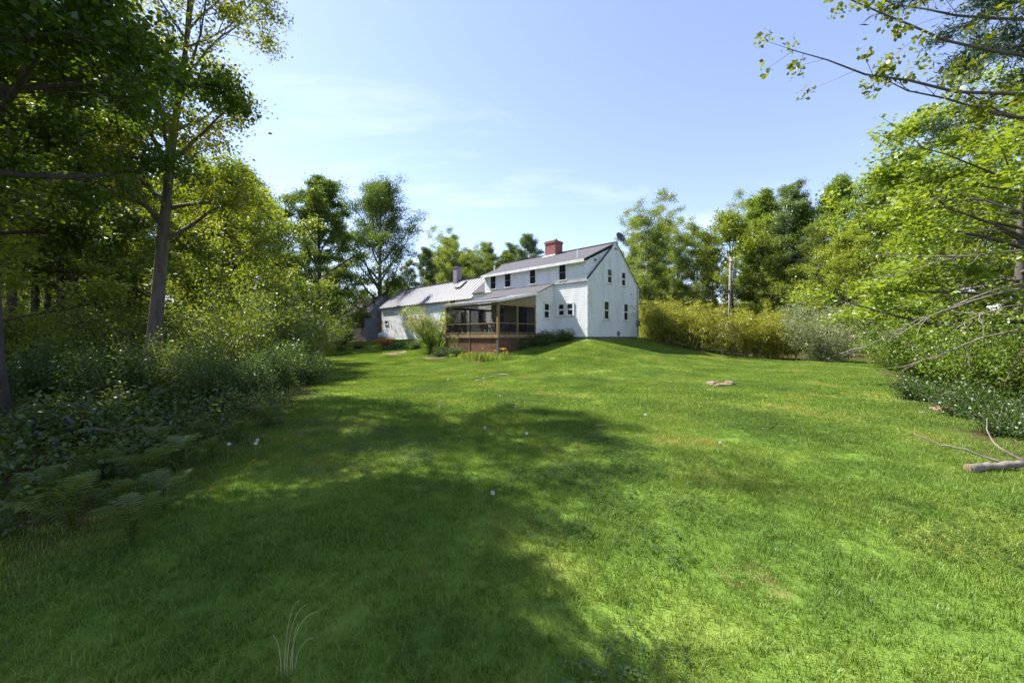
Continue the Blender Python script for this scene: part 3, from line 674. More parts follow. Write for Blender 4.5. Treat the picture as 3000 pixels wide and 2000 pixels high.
MB().hull8([roof_pt(-15.44, 1.36, .16), roof_pt(-14.76, 1.36, .16), roof_pt(-14.76, 2.04, .16), roof_pt(-15.44, 2.04, .16), roof_pt(-15.44, 1.36, .18), roof_pt(-14.76, 1.36, .18), roof_pt(-14.76, 2.04, .18), roof_pt(-15.44, 2.04, .18)]).build('pane', plain('skylight_dome', (0.35, 0.34, 0.36), 0.15, 0.1, 3), sk)
mb = MB(); mb.box(FW, -16.95, -16.35, 2.1, 2.7, 4.9, 6.75); mb.box(FW, -17.0, -16.3, 2.05, 2.75, 6.75, 6.85); mb.build('wing_chimney', M['chim_grey'], house)
for (a, b, c, d) in ((-22.15, -21.4, 2.74, 3.16), (-22.15, -21.4, 1.66, 2.06), (-26.9, -26.15, 1.38, 1.75), (-14.45, -13.75, 2.94, 3.22), (-12.95, -12.2, 1.0, 2.1), (-10.6, -9.9, 1.0, 2.1)):
    window(FR(0), a, b, c, d, cas=0.06, rails=0)
# ---- ell beside the porch
EX, EY_ = -2.70, -1.89
siding('ell_side_siding', GB(EX), WL, 3.5, lambda z: (max(EY_ + .08, (z - 3.53) / 0.42), -0.03))
siding('ell_front_siding', FR(EY_), 0.12, 2.72, lambda z: (-7.0, EX - 0.08))
wall_core('ell_core', [(EX - .02, -0.02, WL), (EX - .02, EY_ + .02, WL), (EX - .02, EY_ + .02, 2.74), (EX - .02, -0.02, 3.52)], (-4.28, 0, 0), 'shed_side')
mb = MB(); mb.box(GB(EX), EY_ - 0.03, EY_ + 0.09, 0.0, 0.035, WL, 2.72); mb.box(FR(EY_), EX - 0.09, EX, 0.0, 0.032, 0.11, 2.70); mb.build('ell_corner_board', M['trim'], house)
MB().slab([(EX, 0.0, 3.44), (EX, EY_ - 0.1, 2.64), (EX, EY_ - 0.1, 2.76), (EX, 0.0, 3.56)], (0.05, 0, 0)).build('ell_rake_board', M['trim'], house)
window(GB(EX), -1.10, -0.58, 1.23, 2.20, cas=0.06)
window(FR(EY_), -6.4, -5.6, 1.0, 2.05, cas=0.06)
mb = MB(); mb.box(FR(EY_), -4.35, -3.5, 0.024, 0.07, 0.12, 2.1); dr = mb.build('porch_door', M['dark_inside'], house)
MB().box(FR(EY_), -4.25, -3.6, 0.07, 0.075, 0.9, 1.95).build('pane', M['glass'], dr)
MB().box(FR(0.0), EX - 0.1, EX - 4.2, 0.3, 1.8, -0.5, WL).build('ell_foundation', M['concrete'], house)
# ---- porch
PX0, PY = -7.80, -5.31
GZ = lambda lx, ly: gh(*to_world(lx, ly)) - EYE
roof_slab('ell_roof', -8.3, EX + 0.14, EY_ - 0.02, 2.80, -0.005, 3.585, 0.06, 'shingle')
roof_slab('porch_roof', PX0 - 0.25, EX + 0.14, PY - 0.24, 2.075, EY_ - 0.02, 2.80, 0.05, 'roll_roof')
MB().slab([(-7.2, -4.3, 2.39), (-4.2, -3.9, 2.50), (-4.15, -2.9, 2.68), (-7.6, -3.1, 2.62)], (0, 0, 0.02)).build('loose_roof_sheet', M['metal_roof'], house)
MB().box(FR(PY - 0.24), PX0 - 0.25, EX + 0.14, 0.002, 0.03, 1.985, 2.12).build('porch_fascia', M['grey_metal'], house)
MB().slab([(EX + 0.14, PY - 0.24, 1.985), (EX + 0.14, EY_, 2.70), (EX + 0.14, EY_, 2.845), (EX + 0.14, PY - 0.24, 2.12)], (0.03, 0, 0)).build('porch_rake', M['trim'], house)
MB().slab([(PX0, PY, 2.02), (EX, PY, 2.02), (EX, EY_, 2.68), (PX0, EY_, 2.68)], (0, 0, 0.03)).build('porch_ceiling', M['porch_inside'], house)
MB().slab([(EX - 0.05, PY, 1.97), (EX - 0.05, EY_ - 0.04, 1.97), (EX - 0.05, EY_ - 0.04, 2.66), (EX - 0.05, PY, 2.0)], (0.05, 0, 0)).build('porch_side_panel', M['porch_inside'], house)
MB().box(FW, PX0 - 0.05, EX + 0.05, PY - 0.04, -0.03, -0.02, 0.10).build('porch_floor', M['lumber_h'], house)
for (p, q) in (((PX0 - .1, PY - .075, 0.02), (EX + .1, PY - .075, 0.02)), ((EX + .085, PY, 0.02), (EX + .085, EY_ - .04, 0.02)), ((PX0 - .085, PY, 0.02), (PX0 - .085, -0.1, 0.02))):
    MB().bar(p, q, 0.05, 0.22).build('rim_beam', M['lumber_h'], house)
mb = MB(); mb.bar((PX0, PY, 1.93), (EX, PY, 1.93), 0.1, 0.14); mb.build('header_beam', M['lumber'], house)
mb = MB(); mb.bar((EX, PY, 1.93), (EX, EY_ - .04, 1.93), 0.1, 0.14); mb.build('header_beam', M['lumber'], house)
mb = MB(); mb.bar((PX0, PY, 1.93), (PX0, -0.05, 1.93), 0.1, 0.14); mb.build('header_beam', M['lumber'], house)
posts = [(EX, PY, 0.14), (PX0, PY, 0.14), (EX, -3.68, 0.10), (PX0, -3.68, 0.10), (PX0, -3.25, 0.10), (PX0, -1.94, 0.10), (EX - 0.02, EY_ - 0.1, 0.09)]
for (x, y, s) in posts:
    MB().box(FW, x - s / 2, x + s / 2, y - s / 2, y + s / 2, 0.10, 1.86).build('porch_post', M['lumber'], house)
    g = GZ(x, y) - 0.25
    MB().box(FW, x - .07, x + .07, y - .07, y + .07, g, -0.09).build('pier', M['shed_side'], house)
# railing with balusters
def railing(p, q, n):
    p = np.array(p); q = np.array(q)
    r_ = MB(); r_.bar((*p, 0.79), (*q, 0.79), 0.06, 0.05); r_.bar((*p, 0.22), (*q, 0.22), 0.05, 0.05); r_ = r_.build('railing', M['lumber'], house)
    me = MB().box(FW, -.015, .015, -.015, .015, 0.245, 0.765).mesh('baluster', M['black_metal'])
    for i in range(n):
        c = p + (q - p) * (i + 0.5) / n; o = link('baluster', me, r_); o.location = (c[0], c[1], 0)
railing((PX0 + .07, PY), (EX - .07, PY), 40); railing((EX, PY + .07), (EX, -3.73), 13); railing((EX, -3.63), (EX, EY_ - .15), 14); railing((PX0, PY + .07), (PX0, -3.75), 13)
# screens
for (pts) in ([(PX0 + .07, PY + .03, 0.12), (EX - .07, PY + .03, 0.12), (EX - .07, PY + .03, 1.86), (PX0 + .07, PY + .03, 1.86)],
              [(EX - .03, PY + .07, 0.12), (EX - .03, -3.73, 0.12), (EX - .03, -3.73, 1.86), (EX - .03, PY + .07, 1.86)],
              [(EX - .03, -3.63, 0.12), (EX - .03, EY_ - .15, 0.12), (EX - .03, EY_ - .15, 1.86), (EX - .03, -3.63, 1.86)],
              [(PX0 + .03, PY + .07, 0.12), (PX0 + .03, -3.73, 0.12), (PX0 + .03, -3.73, 1.86), (PX0 + .03, PY + .07, 1.86)],
              [(PX0 + .03, -3.2, 0.12), (PX0 + .03, -2.0, 0.12), (PX0 + .03, -2.0, 1.86), (PX0 + .03, -3.2, 1.86)]):
    MB().quad(*pts).build('insect_screen', M['screen'], house)
# lattice skirt
def lattice(F, a0, a1, c0, c1):
    mb = MB(); step = 0.118; wd = 0.04
    for sgn, off in ((1, 0.0), (-1, 0.014)):
        k = a0 - (c1 - c0) - 0.1
        while k < a1 + (c1 - c0) + 0.1:
            pts = []                                                # line a = k + sgn*(c-c0) for sgn>0
            lo, hi = c0, c1
            fa = (lambda c: k + (c - c0)) if sgn > 0 else (lambda c: k + (c1 - c))
            ca = [c for c in np.linspace(c0, c1, 60) if a0 <= fa(c) <= a1]
            if len(ca) > 1:
                p, q = ca[0], ca[-1]; h = wd * 0.7071
                mb.hull8([F(fa(p) - h, off, p), F(fa(p) + h, off, p), F(fa(p) + h, off + .009, p), F(fa(p) - h, off + .009, p),
                          F(fa(q) - h, off, q), F(fa(q) + h, off, q), F(fa(q) + h, off + .009, q), F(fa(q) - h, off + .009, q)])
            k += step
    return tag(mb.build('lattice_panel', M['lattice'], house), kind='stuff')
for (a, b) in ((PX0 + .05, -5.36), (-5.24, EX - .07)): lattice(FR(PY), a, b, -1.25, -0.09)
for (a, b) in ((PY + .08, -4.44), (-4.34, -3.75), (-3.61, EY_)): lattice(GB(EX), a, b, -1.2, -0.09)
MB().box(FW, -5.34, -5.26, PY - 0.05, PY - .005, -1.2, -0.09).build('lattice_post', M['shed_side'], house)
MB().box(FW, EX + .005, EX + .05, -4.43, -4.35, -1.2, -0.09).build('lattice_post', M['shed_side'], house)
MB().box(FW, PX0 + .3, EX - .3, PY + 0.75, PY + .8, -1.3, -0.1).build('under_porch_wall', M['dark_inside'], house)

# ---- things on and in the house
HM = Matrix.Translation((HP[0], HP[1], EYE)) @ Matrix.Rotation(HROT, 4, 'Z')
def hw(lx, ly, lz): return HM @ Vector((lx, ly, lz))
p = hw(-0.02, 3.95, 6.35)
dish = empty('satellite_dish', p, 0, 'dark grey satellite dish mounted on the gable peak', 'satellite dish')
mb = MB(); mb.tube([(0, 0, -0.1), (0, 0, 0.35), (0.08, -0.1, 0.6)], 0.025, 8); mb.build('mast', M['grey_metal'], dish)
mb = MB(); prof = [(0.02, 0.0), (0.12, 0.008), (0.22, 0.03), (0.32, 0.07), (0.325, 0.09), (0.3, 0.075), (0.2, 0.04), (0.02, 0.02)]
mb.lathe((0, 0, 0), prof, 28); rfl = mb.build('reflector', M['dish'], dish, True)
rfl.location = (0.1, -0.12, 0.68); rfl.rotation_euler = Vector((0.45, -0.75, 0.35)).to_track_quat('Z', 'Y').to_euler(); rfl.scale = (1.25, 1.08, 1.25)
mb = MB(); mb.bar((0.1, -0.14, 0.42), (0.32, -0.5, 0.68), 0.025); mb.box(FW, .29, .36, -.56, -.48, .66, .73); mb.build('feed_arm', M['grey_metal'], dish)
def chair(lx, ly, rz, label):
    o = empty('porch_chair', hw(lx, ly, 0.10), HROT + rz, label, 'chair', 'furniture on the screened porch')
    MB().box(FW, -.23, .23, -.23, .23, .42, .46).build('seat', M['shed_side'], o)
    for sx in (-1, 1):
        MB().box(FW, sx * .2 - .02, sx * .2 + .02, -.22, -.18, 0, .42).build('leg', M['shed_side'], o)
        MB().box(FW, sx * .2 - .02, sx * .2 + .02, .19, .23, 0, .92).build('leg', M['shed_side'], o)
    for i in range(4): MB().box(FW, -.15 + i * .1 - .025, -.15 + i * .1 + .025, .2, .22, .5, .9).build('slat', M['shed_side'], o)
tb = empty('porch_table', hw(-4.5, -3.6, 0.10), HROT, 'dark wooden table inside the screened porch', 'table')
MB().box(FW, -.7, .7, -.42, .42, .70, .74).build('table_top', M['shed_side'], tb)
for sx in (-1, 1):
    for sy in (-1, 1): MB().box(FW, sx * .62 - .03, sx * .62 + .03, sy * .34 - .03, sy * .34 + .03, 0, .70).build('leg', M['shed_side'], tb)
chair(-5.7, -3.6, R(90), 'wooden chair at the far end of the porch table'); chair(-4.3, -2.75, 0, 'wooden chair behind the porch table')
for i, (lx, ly, lab) in enumerate(((-6.9, -4.95, 'leafy potted plant by the left front post of the porch'), (-6.2, -4.95, 'leafy potted plant in the middle of the porch front railing'), (-3.3, -4.9, 'leafy potted plant by the right front post of the porch'))):
    o = empty('potted_plant', hw(lx, ly, 0.10), i, lab, 'potted plant', 'potted plants on the porch')
    MB().lathe((0, 0, 0), [(.1, 0), (.15, .28), (.165, .28), (.165, .33), (.14, .33)], 12).build('pot', M['terracotta'], o)
    r_ = np.random.RandomState(i); C = r_.normal(0, .16, (260, 3)) + np.array([0, 0, .62]); V, Fq = leaf_quads(C, .09, r_)
    link('foliage', mesh_np('foliage', V, Fq, M['leaf_shrub'], np.repeat(r_.rand(260), 4)), o)
tk = empty('propane_tank', hw(-25.9, -0.75, GZ(-25.9, -0.75)), HROT, 'white propane tank against the far end of the wing', 'propane tank')
prof = [(0.02, -0.82), (0.2, -0.78), (0.31, -0.66), (0.34, -0.5), (0.34, 0.5), (0.31, 0.66), (0.2, 0.78), (0.02, 0.82)]
MB().lathe((0, 0, .55), prof, 20, axis=0).build('tank_body', M['white_paint'], tk, True)
MB().lathe((0, 0, .86), [(.12, 0), (.12, .12), (.08, .17)], 12).build('dome', M['white_paint'], tk)
for s in (-1, 1): MB().box(FW, s * .45 - .05, s * .45 + .05, -.2, .2, -.1, .25).build('foot', M['grey_metal'], tk)

# ---- grey shed beyond the wing
sx0, sx1, sy0, sy1, sw = -41.0, -32.7, 0.24, 5.46, 2.40
shed = empty('shed', (HP[0], HP[1], EYE), HROT, 'weathered grey shed with dark roof, its colour deepened for shade, beyond the end of the wing', 'shed')
for nm, a0, a1, F, zz in (('side_wall', sx0, sx1, FR(sy0), sw),):
    k = a0
    while k < a1 - .05:
        MB().box(F, k + .006, min(k + .3, a1) - .006, -.03, 0.0, -1.3, zz).build('board', M['shed_side'], shed); k += .3
siding('gable_wall', GB(sx1), -1.3, 5.1, lambda z: (sy0, sy1) if z < sw else (sy0 + (z - sw) / 1.073, sy1 - (z - sw) / 1.073), 0.16, shed, 'shed_shingle')
MB().slab([(sx1 - .02, sy0, -1.3), (sx1 - .02, sy1, -1.3), (sx1 - .02, sy1, sw), (sx1 - .02, 2.85, 5.15), (sx1 - .02, sy0, sw)], (sx0 - sx1, 0, 0)).build('wall_core', M['shed_side'], shed)
MB().box(GB(sx1), 1.9, 3.1, 0.03, 0.08, 0.6, 3.3).build('barn_door', M['deadwood'], shed)
for (ya, yb) in ((sy0 - .25, 2.85), (sy1 + .25, 2.85)):
    MB().slab([(sx0 - .2, ya, sw - .27), (sx1 + .2, ya, sw - .27), (sx1 + .2, yb, 5.2), (sx0 - .2, yb, 5.2)], (0, 0, .1)).build('roof', M['shingle_shade_tone'], shed)
    MB().slab([(sx1 + .2, ya, sw - .30), (sx1 + .2, yb, 5.12), (sx1 + .2, yb, 5.3), (sx1 + .2, ya, sw - .12)], (.04, 0, 0)).build('rake_board', M['shed_shingle'], shed)

# ---- utility pole and wires
PD = 36.0; ppx = at(2139, PD); pz = gh(ppx, PD)
pole = empty('utility_pole', (ppx, PD, pz), 0, 'weathered wooden utility pole rising behind the yellow green hedge', 'utility pole')
top = EYE + (985 - 752) / FPX * PD - pz
MB().tube([(-.12, 0, -.3), (-.04, 0, top * .5), (0.05, 0, top)], [.14, .125, .105], 12).build('pole_shaft', M['pole'], pole, True)
MB().bar((-.75, -.1, top - .35), (.35, -.1, top - .55), .09, .1).build('crossarm', M['pole'], pole)
for q in (-.7, 0.05, .3):
    MB().lathe((q, -.1, top - .36 - (q + .7) * .18), [(.05, 0), (.07, .08), (.04, .12), (.06, .18), (.02, .22)], 10).build('insulator', M['white_paint'], pole)
MB().lathe((.42, 0, top - 2.1), [(.16, 0), (.17, .04), (.17, .7), (.12, .78), (.05, .8)], 14).build('transformer', M['grey_metal'], pole)
MB().lathe((.3, 0, top - 1.1), [(.05, 0), (.06, .3), (.03, .45)], 10).build('fuse_cutout', M['white_paint'], pole)
def wire(p, q, sag, rad, label, splice=None):
    p = np.array(p); q = np.array(q); t_ = np.linspace(0, 1, 24)[:, None]
    pts = p + (q - p) * t_; pts[:, 2] -= (4 * sag * t_ * (1 - t_))[:, 0]
    o = MB().tube(pts, rad, 6).build('overhead_wire', M['black_metal']); tag(o, label, 'wire', 'overhead wires at the utility pole')
    if splice is not None:
        a = int(splice * 23); MB().tube([pts[a], pts[a] + (pts[a + 1] - pts[a]) * .9], [.11, .11], 10).build('splice_case', M['black_metal'], o)
cz = EYE + (985 - 853) / FPX * PD
a1 = hw(0.08, 7.05, 3.30); a2 = hw(0.08, 7.05, 2.98); a3 = hw(0.08, 7.05, 2.50)
wire((ppx - .16, PD, cz + .55), a1, .35, .03, 'uppermost service wire from the pole to the house corner')
wire((ppx - .16, PD, cz + .25), a2, .4, .026, 'middle service wire between the pole and the house corner')
wire((ppx - .16, PD, cz), a3, .35, .034, 'lowest service wire with a black splice case, pole to house corner', 0.02)
wire((ppx + .16, PD, cz), (at(2620, 32), 32, EYE + (985 - 872) / FPX * 32), .25, .04, 'thick black cable running right from the utility pole')
wire((ppx + .16, PD, cz + .6), (at(2700, 31), 31, EYE + (985 - 835) / FPX * 31), .4, .026, 'thin wire above the thick cable right of the utility pole')

# ------------------------------------------------------------------ trees
M['leaf_backlit_dark'] = leafy('leaf_backlit_dark', (0.055, 0.10, 0.015), (0.095, 0.155, 0.022), (0.16, 0.225, 0.035), trans=0.42)  # leaf colour darkened to give the maples beyond the shed a backlit look
M['leaf_lime'] = leafy('leaf_lime', (0.12, 0.17, 0.015), (0.19, 0.25, 0.024), (0.28, 0.34, 0.04), trans=0.5)
M['leaf_pale2'] = leafy('leaf_light', (0.10, 0.16, 0.015), (0.18, 0.26, 0.03), (0.28, 0.37, 0.05), trans=0.5)
PR = {}
PR['dark'] = make_tree(3, 11.5, .36, 3.7, .19, 60000, .125, M['leaf_dark'], M['bark'], lean=(.05, 0), nl=26, spread=.30, elev=(5, 60))
PR['yellow'] = make_tree(11, 13.0, .34, 3.7, .19, 34000, .095, M['leaf_yellow'], M['bark_grey'], lean=(.11, .0), nl=28, prof='vase', elev=(25, 62), spread=.24, sub_ratio=.36)
PR['wood'] = make_tree(21, 16, .30, 3.4, .19, 24000, .15, M['leaf_wood'], M['bark'], lean=(.02, 0), nl=22, prof='tall', elev=(5, 60), spread=.33)
PR['wood2'] = make_tree(22, 15, .22, 3.8, .17, 24000, .15, M['leaf_wood'], M['bark'], lean=(.07, .03), nl=22, prof='tall', elev=(0, 55), spread=.36)
PR['under'] = make_tree(31, 8.5, .12, 3.1, .09, 30000, .125, M['leaf_lime'], M['bark'], lean=(.04, 0), nl=24, elev=(5, 55), spread=.28)
PR['green'] = make_tree(41, 19, .14, 5.6, .36, 60000, .22, M['leaf_backlit_dark'], M['bark'], nl=28, elev=(15, 70), spread=.42)
PR['limbs'] = make_tree(51, 21, .08, 7.6, .42, 72000, .21, M['leaf_backlit_dark'], M['bark_grey'], nl=30, nsub=9, prof='round', elev=(22, 70), spread=.7, lean=(.02, 0))
PR['pine'] = make_tree(61, 19, .14, 5.6, .24, 46000, .24, M['needle_hazy'], M['bark'], nl=38, prof='cone', elev=(-5, 38), up=.06, spread=.34, wide=.3, needles=True)
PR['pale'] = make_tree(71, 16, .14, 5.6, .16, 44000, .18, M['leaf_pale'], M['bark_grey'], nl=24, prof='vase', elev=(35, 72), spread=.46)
PR['maple'] = make_tree(81, 11, .18, 6.6, .26, 42000, .15, M['leaf_pale2'], M['bark_grey'], nl=26, nsub=8, elev=(-2, 55), spread=.27, up=.03, prof='tall')
def recolour(kind, mat):
    a, b = PR[kind]; c = b.copy(); c.materials.clear(); c.materials.append(M[mat]); return a, c
PR['greenl'] = recolour('green', 'leaf_maple')
PR['nearpine'] = make_tree(91, 15, .46, 4.8, .25, 80000, .17, M['needle'], M['bark'], nl=30, prof='tall', elev=(-5, 40), up=.04, spread=.15, wide=.13, needles=True)
def tree(kind, px, d, sc, rz, name, label, group=None, x=None, scz=None):
    x = at(px, d) if x is None else x
    return plant(name, PR[kind], TC, x, d, rz, sc, label, 'tree', group, scz=scz)
GL = 'trees along the left edge of the lawn'
tree('dark', 0, 6.05, .86, 2.9, 'broadleaf_tree', 'dark leaved tree nearest the camera, its trunk at the left picture edge', GL, x=-8.35, scz=.93)
tree('dark', 0, 2.9, .96, 2.2, 'broadleaf_tree', 'dark leaved tree outside the left picture edge beside the camera', GL, x=-8.4)
tree('dark', 0, -2.6, .75, 4.0, 'broadleaf_tree', 'dark leaved tree left of and behind the camera', GL, x=-9.0)
tree('dark', 0, 8.4, .95, 1.1, 'broadleaf_tree', 'dark leaved tree behind the nearest trunk, only its crown in view', GL, x=-12.9)
tree('yellow', 440, 10.6, 1.0, 0.0, 'maple_tree', 'tall leaning tree with sparse yellow green young leaves and long rising limbs', GL)
tree('wood', 98, 20.5, 1.05, 1.0, 'woodland_tree', 'straight dark trunk in the wood, second from the left picture edge', GL)
tree('wood2', 178, 19.5, 1.1, 2.0, 'woodland_tree', 'dark twin trunked tree in the wood, its left stem', GL)
tree('wood', 222, 19.8, 1.05, 4.4, 'woodland_tree', 'dark twin trunked tree in the wood, its right stem', GL)
tree('wood2', 285, 23.0, 1.0, -0.3, 'woodland_tree', 'thin trunk slanting to the right behind the twin trunks', GL)
tree('wood', 30, 16.0, 0.95, 5.4, 'woodland_tree', 'dark trunk in the wood right beside the nearest left trunk', GL)
tree('under', 640, 17.5, 1.05, 0.5, 'young_maple', 'bushy yellow green young tree right of the leaning grey trunk', GL)
tree('under', 720, 24.0, 1.25, 2.5, 'young_maple', 'bright yellow green young tree left of the dark green maple', GL)
tree('under', 560, 26.0, 1.4, 4.2, 'young_maple', 'yellow green young tree half hidden behind the leaning grey trunk', GL)
tree('green', 935, 39.0, 1.0, 0.9, 'green_maple', 'full dark green maple standing left of the shed', 'large maples beyond the shed', scz=.9)
tree('limbs', 1112, 51.0, .96, 2.0, 'spreading_maple', 'large maple with fanned out limbs rising behind the shed roof', 'large maples beyond the shed')
r_ = np.random.RandomState(77)
wl_ = [(-26, 18), (-30, 24), (-21, 26), (-25, 30), (-33, 33), (-27.5, 34), (-27, 39), (-36, 43), (-30, 48), (-24, 46), (-40, 30), (-17, 11), (-38, 52), (-46, 40), (-31, 15), (-29, 21), (-33, 58), (-27, 55), (-42, 22)]
for i, (x, y) in enumerate(wl_):
    k = ('wood', 'wood2', 'under')[i % 3]
    tree(k, 0, y, r_.uniform(.9, 1.2) * (1.25 if k == 'under' else 1), r_.uniform(0, 6.28), 'woodland_tree', 'slender leafy tree deep in the left wood', 'trees deep in the left wood', x=x)
GB_ = 'trees behind the house'
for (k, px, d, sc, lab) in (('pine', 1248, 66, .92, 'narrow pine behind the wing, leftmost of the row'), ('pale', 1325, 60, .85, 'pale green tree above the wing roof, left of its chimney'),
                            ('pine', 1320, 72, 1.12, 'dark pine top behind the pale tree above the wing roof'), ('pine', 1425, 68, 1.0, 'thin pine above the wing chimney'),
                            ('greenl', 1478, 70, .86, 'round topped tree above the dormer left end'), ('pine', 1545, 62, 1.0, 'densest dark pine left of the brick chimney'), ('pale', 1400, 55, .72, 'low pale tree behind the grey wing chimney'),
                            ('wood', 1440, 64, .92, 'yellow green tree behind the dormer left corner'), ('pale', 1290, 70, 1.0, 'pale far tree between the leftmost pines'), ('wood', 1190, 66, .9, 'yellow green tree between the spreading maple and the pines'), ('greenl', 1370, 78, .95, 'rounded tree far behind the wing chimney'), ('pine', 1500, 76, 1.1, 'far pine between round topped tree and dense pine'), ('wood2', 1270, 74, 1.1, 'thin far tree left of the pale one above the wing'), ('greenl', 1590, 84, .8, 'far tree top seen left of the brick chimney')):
    tree(k, px, d, sc, px * .37, 'background_tree', lab, GB_)
GR_ = 'trees beyond the hedge'
for (k, px, d, sc, lab) in (('pale', 1945, 52, .95, 'pale green tree between the upright one and the sky gap'), ('wood', 2045, 56, 1.1, 'yellow green tree left of the utility pole, far behind the hedge'), ('pale', 1860, 54, .9, 'pale tree half hidden behind the gable'), ('pale', 2200, 58, 1.15, 'pale tree top between the pole tree and the tall pine'), ('pale', 1900, 43, .84, 'pale upright tree just right of the satellite dish'), ('pale', 1985, 47, .78, 'pale slim tree right of the upright one, by the sky gap'),
                            ('under', 2150, 46, 1.85, 'yellow green tree directly behind the utility pole'), ('greenl', 2235, 50, 1.02, 'dark topped tree behind the pole, its crown above the others'),
                            ('pine', 2320, 46, 1.1, 'tall grey green pine with a bare lower trunk right of the pole'), ('greenl', 2440, 44, 1.0, 'broad green tree at the left of the right hand trees'),
                            ('wood', 2090, 52, .95, 'thin tree behind the hedge, left of the utility pole'), ('wood2', 2380, 38, .85, 'slim tree trunk behind the white blossomed shrub'),
                            ('under', 2300, 42, 1.0, 'low leafy tree behind the hedge, right of the pole'), ('under', 2010, 41, .8, 'low bushy tree behind the hedge near the house corner'),
                            ('wood', 2560, 34, 1.0, 'leafy tree behind the right hand branches'), ('under', 2480, 30, 1.1, 'green young tree over the white blossomed shrub'), ('wood2', 2800, 30, 1.0, 'leafy tree seen through the branches at the right edge'),
                            ('wood', 2690, 40, 1.1, 'tall tree deep behind the right hand branches'), ('under', 2780, 22, 1.1, 'bushy young tree behind the right hand branches')):
    tree(k, px, d, sc, px * .53, 'background_tree', lab, GR_)
GN_ = 'trees at the right edge of the lawn'
tree('maple', 0, 10.5, 1.0, 0.6, 'right_maple', 'light green maple whose bare limbs reach in from the right picture edge', GN_, x=15.3, scz=.68)
tree('maple', 0, 15.5, 1.05, 3.3, 'right_maple', 'light green maple further back at the right, above the shrubs', GN_, x=21.0, scz=.9)
tree('nearpine', 0, 6.2, .95, 1.9, 'near_pine', 'blue green pine hanging over the top right corner', GN_, x=11.6)
# the overhanging limb of a maple beside the pine
def bare_limbs():
    o = empty('fallen_limbs', (12.3, 8.6, gh(12.3, 8.6)), 0, 'pale bare limbs of a leaning dead tree reaching in from the right edge', 'tree', GN_)
    MB().tube([(.9, 0, -.1), (.5, 0, 1.5), (.1, 0, 3.2), (-.2, 0, 4.6)], [.13, .11, .09, .05], 9).build('trunk', M['bark_pale'], o, True)
    r = np.random.RandomState(4)
    for (a, b) in (((0.2, 0, 2.9), (-4.4, .5, 1.05)), ((0.2, 0, 3.0), (-3.5, .2, 1.5)), ((.3, 0, 2.3), (-2.6, -.3, 1.75)), ((0, 0, 3.6), (-3.2, .9, 2.9)), ((-.1, 0, 4.2), (-2.2, .5, 4.9)), ((.4, 0, 1.9), (-2.9, .4, .75))):
        a = np.array(a); b = np.array(b); t_ = np.linspace(0, 1, 9)[:, None]; p = a + (b - a) * t_ + np.c_[np.zeros((9, 2)), .25 * np.sin(t_[:, 0] * 3.1)] + r.normal(0, .035, (9, 3)) * t_
        mb = MB(); mb.tube(p, np.linspace(.028, .006, 9), 6, False)
        for j in range(5):
            i = r.randint(3, 8); e = p[i] + unit(unit(b - a) + r.normal(0, .5, 3)) * r.uniform(.3, .8); mb.tube(np.array([p[i], (p[i] + e) / 2 + r.normal(0, .03, 3), e]), [.012, .008, .004], 4, False)
        mb.build('limb', M['bark_pale'], o, True)
M['bark_pale'] = plain('bark_pale', (0.19, 0.16, 0.13), 0.85, 0.35, 8, (1, 1, 1), bump=0.5, bscale=22)
bare_limbs()
def overhang():
    t = Tree(5); r = t.r
    o = empty('overhanging_maple', (9.6, 5.4, gh(9.6, 5.4) - .05), 0, 'maple at the right with thin leafy twigs crossing the sky top right', 'tree', GN_)
    t.mb.tube([(0, 0, -.1), (.1, .1, 3.5), (0, .1, 7.2), (-.1, .2, 9.5)], [.17, .13, .1, .05], 8)
    tips = []
    ends = [((0, .1, 5.2), (-4.5, 1.5, 6.95)), ((0, .1, 5.6), (-4.1, 1.0, 7.5)), ((0, .1, 4.9), (-3.1, 1.2, 6.2)), ((0, .1, 4.7), (-2.0, 1.1, 5.95)), ((0, .1, 6.2), (-3.6, .6, 8.2)), ((0, .1, 6.5), (-2.4, 2.2, 8.6)), ((0, .1, 7.2), (2, 1, 9)), ((0, .1, 6), (1.5, -2, 8))]
    for a, b in ends:
        a = np.array(a); b = np.array(b); tt = np.linspace(0, 1, 9)[:, None]
        p = a + (b - a) * tt + np.c_[np.zeros(9), np.zeros(9), -0.35 * np.sin(tt[:, 0] * 3.1)] + r.normal(0, .04, (9, 3)) * tt
        t.mb.tube(p, np.linspace(.04, .007, 9), 5, False)
        for j in range(11):
            q = r.uniform(3.2, 7.99); i = int(q); P = p[i] + (p[i + 1] - p[i]) * (q - i)
            e = P + unit(unit(b - a) * .7 + r.normal(0, .6, 3)) * r.uniform(.25, .75); t.mb.tube(np.array([P, e]), [.006, .003], 3, False); tips.append(e)
        tips.append(b)
    tips = np.array(tips); n = 1900; idx = r.randint(0, len(tips), n); C = tips[idx] + r.normal(0, .07, (n, 3)); V, F = leaf_quads(C, .10, r, .7, .5)
    link('trunk', t.mb.mesh('trunk', M['bark_grey'], True), o); link('crown', mesh_np('crown', V, F, M['leaf_yellow'], np.repeat(r.rand(n) * .6, 4)), o)
overhang()
